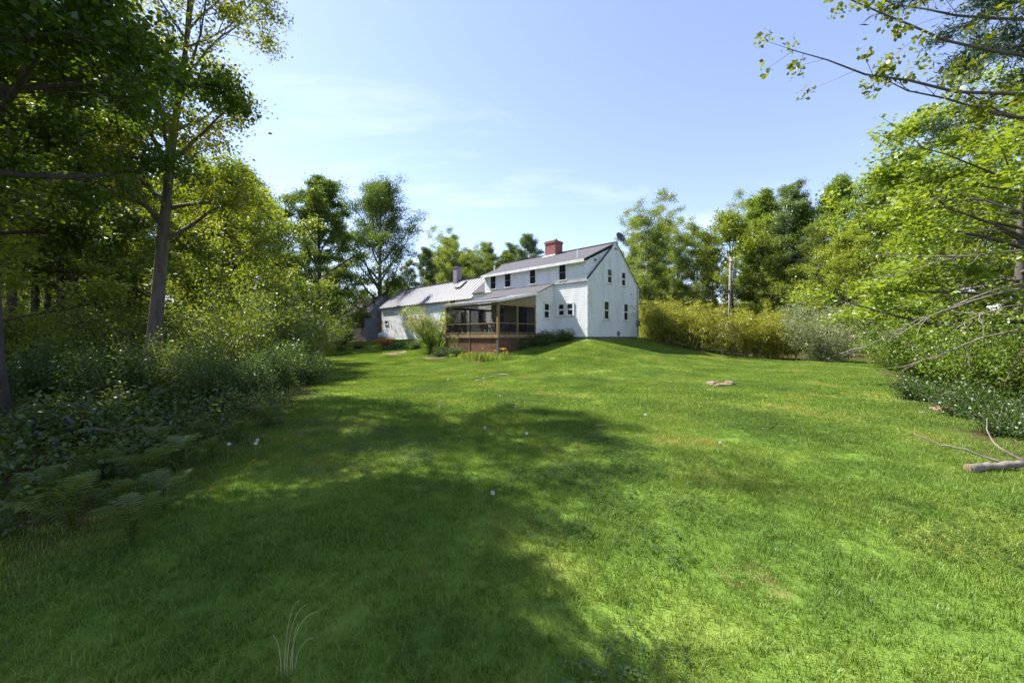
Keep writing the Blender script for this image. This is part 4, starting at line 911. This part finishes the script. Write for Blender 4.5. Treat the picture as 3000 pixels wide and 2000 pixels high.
# the distant wood that closes the horizon reads as one mass
def far_wood():
    r = np.random.RandomState(9); P = []; S = []
    for i in range(230):
        d = r.uniform(74, 120); px = r.uniform(-1100, 4100); P.append((at(px, d), d, -.3)); S.append(r.uniform(.62, .88))
    for i in range(50):
        P.append((r.uniform(-90, -44), r.uniform(-10, 70), -.2)); S.append(r.uniform(.8, 1.1))
    for i in range(40):
        P.append((r.uniform(34, 80), r.uniform(-10, 60), -.2)); S.append(r.uniform(.7, 1.0))
    src = []
    for k in ('wood', 'green', 'wood2'):
        a, b = PR[k]; me = bpy.data.meshes.new('tree_' + k)
        # join the crown and trunk meshes
        import bmesh
        bm = bmesh.new(); bm.from_mesh(b); n0 = len(bm.faces); bm.from_mesh(a); bm.faces.ensure_lookup_table()
        for f in bm.faces[n0:]: f.material_index = 1
        bm.to_mesh(me); bm.free(); me.materials.append(b.materials[0]); me.materials.append(a.materials[0])
        src.append(bpy.data.objects.new('distant_tree', me))
    scatter('distant_wood', P, [(0, 0, q) for q in r.uniform(0, 6.28, len(P))], S, src, 'distant wood closing the view behind house and trees', 'wood')
far_wood()

# ------------------------------------------------------------------ shrubs and garden
B = {}
B['shrub'] = make_bush(1, 1.7, 1.2, 26, 9000, .075, M['leaf_shrub'], .16, .1)[:2]
B['thicket'] = make_bush(2, 2.6, 1.6, 30, 8000, .085, M['leaf_wood'], .2, .12)[:2]
B['sapling'] = make_bush(3, 3.4, 1.5, 9, 4200, .10, M['leaf_wood'], .24, .25, sr=.03)[:2]
B['weeds'] = make_bush(4, .75, .8, 26, 5000, .06, M['leaf_shrub'], .12, .05)[:2]
B['right'] = make_bush(6, 2.2, 1.9, 34, 16000, .085, M['leaf_maple'], .2, .05)[:2]
GS = 'shrubs along the left edge of the lawn'
shr = [('thicket', 850, 14.5, 1.15, 'large twiggy shrub bulging out onto the lawn at the left'), ('thicket', 905, 17.5, .95, 'twiggy brown shrub right behind the bulging one'), ('shrub', 800, 11.0, .8, 'leafy low shrub in front of the large twiggy one'),
       ('shrub', 905, 12.6, .6, 'small glossy shrub at the lawn corner below the large twiggy one'), ('thicket', 690, 13.5, 1.0, 'shrub below the young maples, left of the large twiggy one'), ('shrub', 560, 11.5, 0.83, 'dark green shrub at the foot of the leaning trunk'),
       ('thicket', 430, 9.0, 0.65, 'dark shrub in the shade before the leaning trunk'), ('shrub', 330, 8.2, 0.72, 'dark shrub left of the leaning trunk, in deep shade'), ('shrub', 620, 8.4, .65, 'low shrub between ferns and the dark thicket'),
       ('thicket', 250, 12.5, 0.65, 'shaded shrub under the twin dark trunks'), ('shrub', 720, 9.2, .6, 'low leafy shrub on the lawn edge beside the dandelion heads'), ('thicket', 600, 20.0, 1.2, 'shrub behind the white garden ornament'),
       ('thicket', 880, 24.0, 1.1, 'shrub at the far lawn corner left of the shed'), ('thicket', 940, 31.0, 1.2, 'dark shrub under the green maple by the shed'), ('shrub', 120, 7.8, .8, 'shaded shrub beside the nearest left trunk'), ('sapling', 700, 12.0, .9, 'tall light green sapling left of the large twiggy shrub'), ('sapling', 840, 17.0, 1.05, 'light green sapling behind the large twiggy shrub')]
for i, (k, px, d, sc, lab) in enumerate(shr): plant('shrub', B[k], SF, at(px, d), d, i * 1.7, sc, lab, 'shrub', GS)
GR2 = 'shrubs along the right edge of the lawn'
for i, (k, px, d, sc, lab) in enumerate((('right', 2640, 17.5, .8, 'leafy shrub right of the white blossomed one'), ('right', 2760, 12.0, .85, 'leafy shrub under the bare maple limbs'), ('right', 2930, 9.6, 1.0, 'leafy shrub at the right picture edge'),
                                         ('right', 2860, 15.0, 1.1, 'leafy shrub behind the one under the bare limbs'), ('weeds', 2700, 9.4, .8, 'low weeds in front of the right hand shrubs'), ('weeds', 2870, 7.3, .9, 'low weeds behind the cut log'), ('weeds', 2960, 6.0, .7, 'low weeds right of the bark pieces'))):
    plant('shrub', B[k], SF, at(px, d), d, i * 2.1, sc, lab, 'shrub', GR2)
hl = np.array([(x, y, gh(x, y)) for x, y in HEDGE])
hm = make_bush(14, 2.9, 1.5, 340, 90000, .115, M['leaf_forsythia'], .13, .10, arch=.6, wide=.45, line=hl, sr=.018)
ho = empty('forsythia_hedge', (0, 0, 0), 0, 'tall yellow green arching hedge right of the house', 'hedge')
for nm, me in zip(SF, hm[:2]): link(nm, me, ho)
om = make_bush(15, 3.4, 2.4, 46, 26000, .085, M['leaf_olive'], .22, .03, arch=.7)
plant('blossoming_shrub', om[:2], SF, at(2420, 23.0), 23.0, .3, 1.0, 'grey green shrub speckled with white blossom at the right end of the hedge', 'shrub')
def blossoming(name, seed, H, Rb, lx, ly, label, nb):
    st, fo, pts = make_bush(seed, H, Rb, 30, 14000, .12, M['leaf_rhodo'], .16, .25, arch=.5, wide=.38, sr=.03, stem_mat=M['bark'])
    wx, wy = to_world(lx, ly); o = plant(name, (st, fo), SF, wx, wy, .4, 1.0, label, 'shrub')
    r = np.random.RandomState(seed); top = pts[pts[:, 2] > H * .5]; c = top[r.randint(0, len(top), nb)]; c = c + unit(c - np.array([0, 0, H * .45])) * .16 + r.normal(0, .08, (nb, 3)) + np.array([0, 0, .08])
    C = np.repeat(c, 16, 0) + r.normal(0, .045, (nb * 16, 3)); V, F = leaf_quads(C, .10, r, .8, .4)
    link('blossoms', mesh_np('blossoms', V, F, M['blossom'], np.repeat(r.rand(nb * 16), 4)), o)
blossoming('rhododendron', 101, 3.0, 2.1, -9.7, -4.9, 'large rhododendron with pink blossoms at the left of the porch', 80)
blossoming('rhododendron', 102, 2.4, 1.3, -27.0, -4.8, 'rhododendron with few pink blossoms in front of the shed', 20)
def hp(px, py): return on_ground(px, py)
def small(name, bush, px, py, sc, label, cat, rz=0.0, group=None):
    x, y, z = hp(px, py); return plant(name, bush, SF, x, y, rz, sc, label, cat, group, z=z - .02)
om2 = make_bush(16, .75, .75, 30, 3600, .06, M['leaf_orange'], .1, .05)[:2]
small('spirea', om2, 1132, 1012, 1.15, 'orange leaved round shrub at the far corner of the wing', 'shrub')
hs_ = make_bush(17, .45, .7, 22, 420, .19, M['leaf_hosta'], .1, .3, arch=1.0, wide=.6, flat=.4)[:2]
small('hosta', hs_, 1165, 1020, 1.1, 'white edged hosta left of the large rhododendron', 'plant', 0); small('hosta', hs_, 1140, 1024, .8, 'smaller hosta in front of the white edged one', 'plant', 2)
gp = 'garden plants along the house'
for i, (px, py, sc, lab) in enumerate(((1215, 1022, .9, 'green mound of perennials between hosta and rhododendron'), (1290, 1045, .85, 'dark green mound under the large rhododendron'), (1345, 1042, .8, 'dark perennials at the left half of the lattice'),
                                       (1050, 1022, .9, 'low greenery below the rhododendron by the shed'), (1000, 1028, .8, 'low greenery left of the shed rhododendron'), (1520, 1022, 1.1, 'leafy plants at the shaded side of the porch'),
                                       (1560, 1010, 1.15, 'leafy plants below the ell corner'), (1610, 1004, 1.1, 'leafy plants under the ell window'), (1660, 998, 1.0, 'leafy plants below the paired windows'), (1590, 1012, .8, 'small plant at the foot of the ell wall'))):
    small('perennial', B['weeds'], px, py, sc, lab, 'plant', i * 1.3, gp)
# daylily clump and yellow flowers at the porch corner
def lily(px, py, label, nfl, seed, H=.6, nb=150, sp=.5):
    x, y, z = hp(px, py); o = empty('daylily' if nfl < 3 else 'yellow_flowers', (x, y, z - .02), 0, label, 'plant')
    r = np.random.RandomState(seed); mb = MB()
    for i in range(nb):
        b = np.array([*r.normal(0, sp * .45, 2), -.02]); az = r.uniform(0, 6.28); h = H * r.uniform(.6, 1.1); l = h * r.uniform(.3, .8); d = np.array([math.cos(az), math.sin(az), 0]); s = np.array([-d[1], d[0], 0]) * .012
        p1 = b + d * l * .35 + np.array([0, 0, h * .8]); p2 = b + d * l + np.array([0, 0, h * .72])
        mb.quad(b - s, b + s, p1 + s, p1 - s); mb.quad(p1 - s, p1 + s, p2 + s * .2, p2 - s * .2)
    link('foliage', mesh_np('foliage', np.array(mb.v), np.array(mb.f), M['leaf_rhodo'], np.repeat(r.rand(len(mb.f)), 4)), o)
    for i in range(nfl):
        c = np.array([*r.normal(0, sp * .5, 2), H * r.uniform(.6, 1.25)])
        f = MB(); f.tube([(c[0] * .8, c[1] * .8, 0), tuple(c)], .006, 4); f.build('flower_stem', M['stem_green'], o)
        C = c + r.normal(0, .035, (14, 3)); V, F = leaf_quads(C, .065, r, .8, .5)
        link('flower', mesh_np('flower', V, F, M['petal_yellow'], np.repeat(r.rand(14), 4)), o)
lily(1408, 1056, 'pale green clump of long leaves before the porch lattice', 2, 3, .62, 260, .9)
lily(1470, 1052, 'yellow flowers in bloom at the porch corner', 10, 4, .5, 110, .8)
lily(1355, 1050, 'small orange flowered clump before the left half of the lattice', 4, 6, .4, 60, .4)
# mulch beds
def bed(pts, label):
    P = [hp(*p) for p in pts]; c = np.mean(P, 0); mb = MB(); n = len(P); r = np.random.RandomState(len(label))
    ring = []
    for i in range(n * 6):
        a = i / 6; j = int(a) % n; k = (j + 1) % n; f = a - int(a); q = np.array(P[j]) * (1 - f) + np.array(P[k]) * f; q[:2] += r.normal(0, .06, 2); ring.append(q)
    rows = [[c + (q - c) * s for q in ring] for s in (.02, .5, .85, 1.0)]
    for i, row in enumerate(rows):
        for q in row: q[2] = gh(q[0], q[1]) + (.03 + r.normal(0, .012) if i < 3 else -.02)
    for a, b in zip(rows[:-1], rows[1:]):
        for j in range(len(ring)): k = (j + 1) % len(ring); mb.quad(a[j], a[k], b[k], b[j])
    tag(mb.build('mulch_bed', M['mulch']), label, 'garden bed', 'brown mulch beds in the garden')
bed([(1115, 1036), (1195, 1026), (1190, 1034), (1140, 1041)], 'brown mulch bed before the hosta'); bed([(1235, 1050), (1300, 1040), (1320, 1048), (1260, 1054)], 'brown mulch bed below the large rhododendron'); bed([(1365, 1057), (1420, 1056), (1410, 1061), (1380, 1062)], 'brown mulch bed before the porch lattice')

# ------------------------------------------------------------------ undergrowth (uncountable), ferns
def leaf_patch(name, n, h, ls, seed, mat, size=1.0):
    r = np.random.RandomState(seed); ns = n // 9
    st = np.c_[r.uniform(-size / 2, size / 2, (ns, 2)), np.zeros(ns)]; hh = h * r.uniform(.3, 1.15, ns)
    idx = r.randint(0, ns, n); f = r.uniform(.25, 1, n); C = st[idx] + np.c_[r.normal(0, .07, (n, 2)), hh[idx] * f]
    V, F = leaf_quads(C, ls, r, .6, .6)
    return bpy.data.objects.new(name, mesh_np(name, V, F, mat, np.repeat(np.clip(r.rand(ns)[idx] * .5 + r.rand(n) * .5, 0, 1), 4)))
def undergrowth():
    src = [leaf_patch('ground_cover', 420, (.3, .5, .4, .65)[i], (.065, .1, .08, .07)[i], 60 + i, M['leaf_under']) for i in range(4)]
    X, Y, r = jitter_grid(-26, 2, 1.4, 34, .62, 4); e = left_x(Y)
    k = (X < e - .15) & (X > e - 15) & (np.abs(X) < 1.5 * Y + 2) & (r.rand(X.size) < .85)
    X, Y = X[k], Y[k]; e = e[k]
    scatter('undergrowth', np.c_[X, Y, ground_h(X, Y)], np.c_[np.zeros((X.size, 2)), r.uniform(0, 6.28, X.size)], r.uniform(.6, 1.25, X.size) * np.clip(.55 + (e - X) * .25, .5, 1.15), src, 'dark leafy undergrowth covering the ground of the left wood', 'undergrowth')
    src = [leaf_patch('weed_cover', 420, .3, .06, 80 + i, M['leaf_shrub']) for i in range(3)]
    X, Y, r = jitter_grid(4, 30, 2.4, 26, .62, 6); e = right_x(Y)
    k = (X > e - .3) & (X < e + 12) & (np.abs(X) < 1.5 * Y + 2) & (r.rand(X.size) < np.clip((X - e + .4) * .5, 0, .85))
    X, Y = X[k], Y[k]; e = e[k]
    scatter('weeds', np.c_[X, Y, ground_h(X, Y)], np.c_[np.zeros((X.size, 2)), r.uniform(0, 6.28, X.size)], r.uniform(.5, 1.1, X.size) * np.clip(.35 + (X - e) * .2, .3, 1.1), src, 'leafy weeds spreading from the right edge into the lawn', 'weeds')
undergrowth()
def brush():
    src = []
    for k in ('thicket', 'sapling', 'thicket'):
        import bmesh
        a, b = B[k]; me = bpy.data.meshes.new('brush'); bm = bmesh.new(); bm.from_mesh(b); n0 = len(bm.faces); bm.from_mesh(a); bm.faces.ensure_lookup_table()
        for f in bm.faces[n0:]: f.material_index = 1
        bm.to_mesh(me); bm.free(); me.materials.append(M['leaf_wood'] if k == 'thicket' else M['leaf_lime']); me.materials.append(M['bark']); src.append(bpy.data.objects.new('brush', me))
    X, Y, r = jitter_grid(-52, -8, 11, 62, 2.3, 21); e = left_x(Y); dd = np.hypot(X, Y)
    k = (X < e - 3.2) & (X > -1.7 * Y - 4) & (r.rand(X.size) < np.where(dd > 24, .9, .42)) & ~((np.abs(X / Y + .754) < .05) & (Y < 34)); X, Y = X[k], Y[k]
    lx, ly = to_local(X, Y); q = (ly < -5) | (lx < -45); X, Y = X[q], Y[q]
    scatter('woodland_brush', np.c_[X, Y, ground_h(X, Y)], np.c_[np.zeros((X.size, 2)), r.uniform(0, 6.28, X.size)], r.uniform(.55, 1.15, X.size), src, 'tangled yellow green brush filling the left wood between the trunks', 'brush')
brush()
def frond_mesh(seed):
    r = np.random.RandomState(seed); L_ = .62; n = 20; V = []; F = []; T = []
    t_ = np.linspace(0, 1, n); sp = np.c_[t_ * L_ * .8, np.zeros(n), .04 + .52 * np.sin(t_ * 2.0) * L_]
    for i in range(1, n):
        wv = .14 * math.sin(math.pi * min(.12 + .9 * (1 - t_[i]) ** .8, 1)) * 1.0
        for s in (-1, 1):
            b = sp[i]; e = b + np.array([.05, s * wv, -.02 + r.normal(0, .008)]); hw_ = .0085
            k = len(V); V += [b - np.array([hw_, 0, 0]), (b + e) / 2 + np.array([-hw_ * 1.0, 0, .006]), e, (b + e) / 2 + np.array([hw_ * 1.2, 0, .006]), b + np.array([hw_, 0, 0])]
            F.append((k, k + 1, k + 3, k + 4)); F.append((k + 1, k + 2, k + 2, k + 3)); T += [r.rand() * .5 + .3] * 5
    m = MB(); m.tube(sp, np.linspace(.006, .002, n), 4, False); k = len(V); V += [np.array(v) for v in m.v]; F += [tuple(k + a for a in f) for f in m.f]; T += [.2] * len(m.v)
    me = bpy.data.meshes.new('frond'); me.from_pydata([tuple(v) for v in V], [], [tuple(dict.fromkeys(f)) for f in F]); a = me.attributes.new('tint', 'FLOAT', 'POINT'); a.data.foreach_set('value', np.array(T, np.float32)); me.materials.append(M['leaf_fern']); me.update(); return me
FM = [frond_mesh(i) for i in range(3)]
r_ = np.random.RandomState(8)
for i, (px, py) in enumerate(((455, 1440), (560, 1390), (510, 1500), (390, 1530), (640, 1350), (250, 1560), (330, 1420), (720, 1290), (600, 1300), (480, 1340), (150, 1480), (800, 1250), (420, 1600))):
    x, y, z = hp(px, py); o = empty('fern', (x - .1, y, z - .02), r_.uniform(0, 6.28), 'green fern with arching fronds at the shaded left lawn edge', 'fern', 'ferns along the left lawn edge'); s = r_.uniform(.45, .8); o.scale = (s, s, s)
    for j in range(9):
        f = link('frond', FM[j % 3], o); f.rotation_euler = (0, r_.uniform(-.75, -.05), j * .7 + r_.uniform(-.2, .2))

# ------------------------------------------------------------------ small things on the lawn
def stone(name, px, py, sx, sy, sz, label, mat, seed, cat='stone', rz=0.0):
    x, y, z = hp(px, py); r = np.random.RandomState(seed); V = []; F = []; nu, nv = 14, 8
    for i in range(nv + 1):
        th = math.pi * i / nv
        for j in range(nu):
            ph = 2 * math.pi * j / nu; d = np.array([math.sin(th) * math.cos(ph), math.sin(th) * math.sin(ph), math.cos(th)])
            d = np.sign(d) * np.abs(d) ** .6
            k = 1 + .2 * math.sin(3 * ph + seed) * math.sin(th) + r.normal(0, .10) * math.sin(th); V.append(d * k * np.array([sx, sy, sz]))
    for i in range(nv):
        for j in range(nu): F.append((i * nu + j, i * nu + (j + 1) % nu, (i + 1) * nu + (j + 1) % nu, (i + 1) * nu + j))
    me = bpy.data.meshes.new(name); me.from_pydata([tuple(v) for v in V], [], F); me.update(); me.materials.append(mat); me.polygons.foreach_set('use_smooth', np.ones(len(F), bool))
    o = link(name, me); o.location = (x, y, z + sz * .15); o.rotation_euler = (0, 0, rz); return tag(o, label, cat)
stone('field_stone', 2092, 1128, .17, .15, .11, 'pale stone at the left end of the half buried pair', M['stone'], 1); stone('field_stone', 2138, 1128, .16, .14, .12, 'pale stone at the right end of the half buried pair', M['stone'], 2, rz=1)
stone('flat_stone', 2115, 1130, .3, .16, .07, 'brown flat stone between the two pale ones on the lawn', M['deadwood'], 3, rz=.2)
stone('flat_stone', 1472, 1098, .30, .16, .035, 'flat pinkish stone lying in the lawn before the porch', M['stone'], 4); stone('flat_stone', 1400, 1116, .11, .09, .04, 'left one of two small flat stones in the lawn', M['stone'], 5); stone('flat_stone', 1419, 1111, .08, .07, .05, 'right one of two small flat stones in the lawn', M['stone'], 6)
stone('fallen_leaf_clump', 1580, 1156, .07, .05, .03, 'small brown lump in the middle of the lawn', M['deadwood'], 7, 'debris'); stone('bark_chip', 1757, 1248, .075, .03, .018, 'small orange brown bark chip in the sunlit lawn', M['deadwood'], 8, 'bark')
stone('bark_piece', 2760, 1202, .24, .12, .06, 'rusty brown bark slab among the weeds at the right', M['deadwood'], 9, 'bark', .3); stone('bark_piece', 2808, 1192, .13, .05, .045, 'pale bark strip right of the rusty slab', M['straw'], 10, 'bark', .2); stone('bark_piece', 2702, 1212, .06, .05, .04, 'small pale bark chip left of the rusty slab', M['stone'], 11, 'bark')
x, y, z = hp(2835, 1382); lg = empty('cut_log', (x, y, z), 0, 'cut dead branch lying on the lawn at the right edge', 'log', None)
def crooked(pts, r0, r1, seed, k=9, n=16, wob=.012, mat='bark_pale', name='limb'):
    r = np.random.RandomState(seed); P = np.array(pts, float); t0 = np.linspace(0, 1, len(P)); t1 = np.linspace(0, 1, n)
    Q = np.stack([np.interp(t1, t0, P[:, i]) for i in range(3)], 1) + r.normal(0, wob, (n, 3)); rad = np.interp(t1, [0, 1], [r0, r1]) * (1 + r.normal(0, .09, n)); rad[0] *= 1.1
    return MB().tube(Q, np.maximum(rad, .003), k).build(name, M[mat], lg, True)
crooked([(0, 0, .05), (.35, .03, .06), (.8, .06, .08), (1.5, .1, .11)], .05, .028, 1)
crooked([(.55, .05, .07), (.3, .27, .17), (.16, .42, .2), (.0, .6, .3)], .016, .006, 2, 6, 10, .008, name='side_twig'); crooked([(.8, .06, .09), (.7, .25, .2), (.78, .42, .32), (.98, .6, .5)], .016, .005, 3, 6, 10, .008, name='side_twig')
MB().tube([(-.006, 0, .05), (.004, 0, .05)], [.043, .043], 9).build('cut_end', M['deadwood'], lg)
rr = np.random.RandomState(12)
for i, (px, py, lab) in enumerate(((95, 1305, 'thick dead branch in the stick pile at the foot of the nearest trunk'), (160, 1295, 'pale broken branch on top of the stick pile by the nearest trunk'), (230, 1310, 'short dead branch at the right end of the stick pile'), (130, 1330, 'dark branch at the front of the stick pile'), (370, 1320, 'dead branch lying between stick pile and ferns'))):
    x, y, z = hp(px, py); a = rr.uniform(-.5, .5); L_ = rr.uniform(.6, 1.1); mb = MB(); d = np.array([math.cos(a), math.sin(a), 0]); pts = [d * L_ * (q - .5) + np.array([0, 0, .2 + .08 * i % .2]) + rr.normal(0, .03, 3) for q in np.linspace(0, 1, 6)]
    mb.tube(pts, np.linspace(.028, .01, 6), 7); o = mb.build('dead_branch', M['bark_grey'], None, True); o.location = (x, y, z); tag(o, lab, 'branch', 'dead branches under the left trees')
x, y, z = hp(671, 1042); orn = empty('garden_ornament', (x, y, z), 0, 'small garden ornament, white ball on a pale blue flared foot', 'ornament'); s = y * 26 / FPX; 
MB().lathe((0, 0, 0), [(.02, 0), (.06, .05), (.05, .3 * s), (.2 * s, .34 * s), (.16 * s, .5 * s), (.08 * s, .62 * s)], 14).build('foot', M['pale_blue'], orn, True); MB().lathe((0, 0, .8 * s), [(.03 * s, -.17 * s), (.14 * s, -.11 * s), (.18 * s, 0), (.14 * s, .11 * s), (.03 * s, .17 * s)], 16).build('ball', M['white_paint'], orn, True)
# dandelions
def dandelion(px, py, hgt, seedhead, label, group, i):
    x, y, z = hp(px, py); o = empty('dandelion', (x, y, z), i, label, 'dandelion', group); r = np.random.RandomState(i)
    MB().tube([(0, 0, -.02), (.01, 0, hgt * .5), (0, .01, hgt)], .0028, 5).build('stem', M['stem_green'], o)
    if seedhead:
        d = unit(r.normal(0, 1, (150, 3))); C = np.array([0, .01, hgt]) + d * .02 * r.uniform(.6, 1.05, (150, 1)); V, F = leaf_quads(C, .011, r, .6, .2); link('seed_head', mesh_np('seed_head', V, F, M['fluff'], np.repeat(r.rand(150), 4)), o)
    else:
        a = r.uniform(0, 6.28, 70); C = np.array([0, .01, hgt + .004]) + np.c_[np.cos(a), np.sin(a), np.zeros(70)] * (.018 * np.sqrt(r.rand(70)))[:, None]; V, F = leaf_quads(C, .014, r, .4, .8); link('flower_head', mesh_np('flower_head', V, F, M['petal_yellow'], np.repeat(r.rand(70), 4)), o)
for i, (px, py) in enumerate(((668, 1352), (748, 1350), (755, 1338), (1447, 1478), (1465, 1178), (1363, 1105), (1510, 1208), (1312, 1122), (1422, 1276), (1545, 1290), (2110, 1330), (1890, 1236))):
    dandelion(px, py, .22 if i < 3 else r_.uniform(.09, .16), True, 'white dandelion seed head standing above the grass', 'dandelion seed heads in the lawn', i + 200)
for i, (px, py) in enumerate(((834, 1312), (741, 1380), (617, 1476), (1553, 1212), (1307, 1132), (1388, 1268), (1456, 1268), (1503, 1128), (1422, 1192), (1423, 1220), (1448, 1260), (2010, 1200))):
    dandelion(px, py, r_.uniform(.06, .1) if i > 2 else .12, False, 'yellow dandelion flower in the lawn', 'yellow dandelions in the lawn', i + 300)
x, y, z = hp(840, 1985); gs = empty('seeding_grass', (x, y, z), 0, 'tall pale grass stalks bending over in the shaded foreground', 'grass stalk')
for (dx_, h, b) in ((0, .34, .10), (.012, .30, .13), (-.008, .36, .07), (.02, .24, .03), (-.02, .2, -.04), (.03, .17, .09)):
    t_ = np.linspace(0, 1, 8); MB().tube(np.c_[dx_ + b * t_ ** 2, np.zeros(8) + dx_ * .5, h * np.sin(t_ * 1.5)], np.linspace(.0018, .0009, 8), 5).build('stalk', M['straw'], gs)
x, y, z = hp(1287, 1206); sk_ = empty('dry_stalk', (x, y, z), 0, 'pale dry stalk standing upright in the left half of the lawn', 'stalk')
MB().tube([(0, 0, -.02), (.01, 0, .14), (.03, 0, .26)], [.014, .011, .006], 6).build('stem', M['straw'], sk_); MB().tube([(.015, 0, .18), (.09, 0, .28)], [.007, .003], 5).build('side_shoot', M['straw'], sk_)
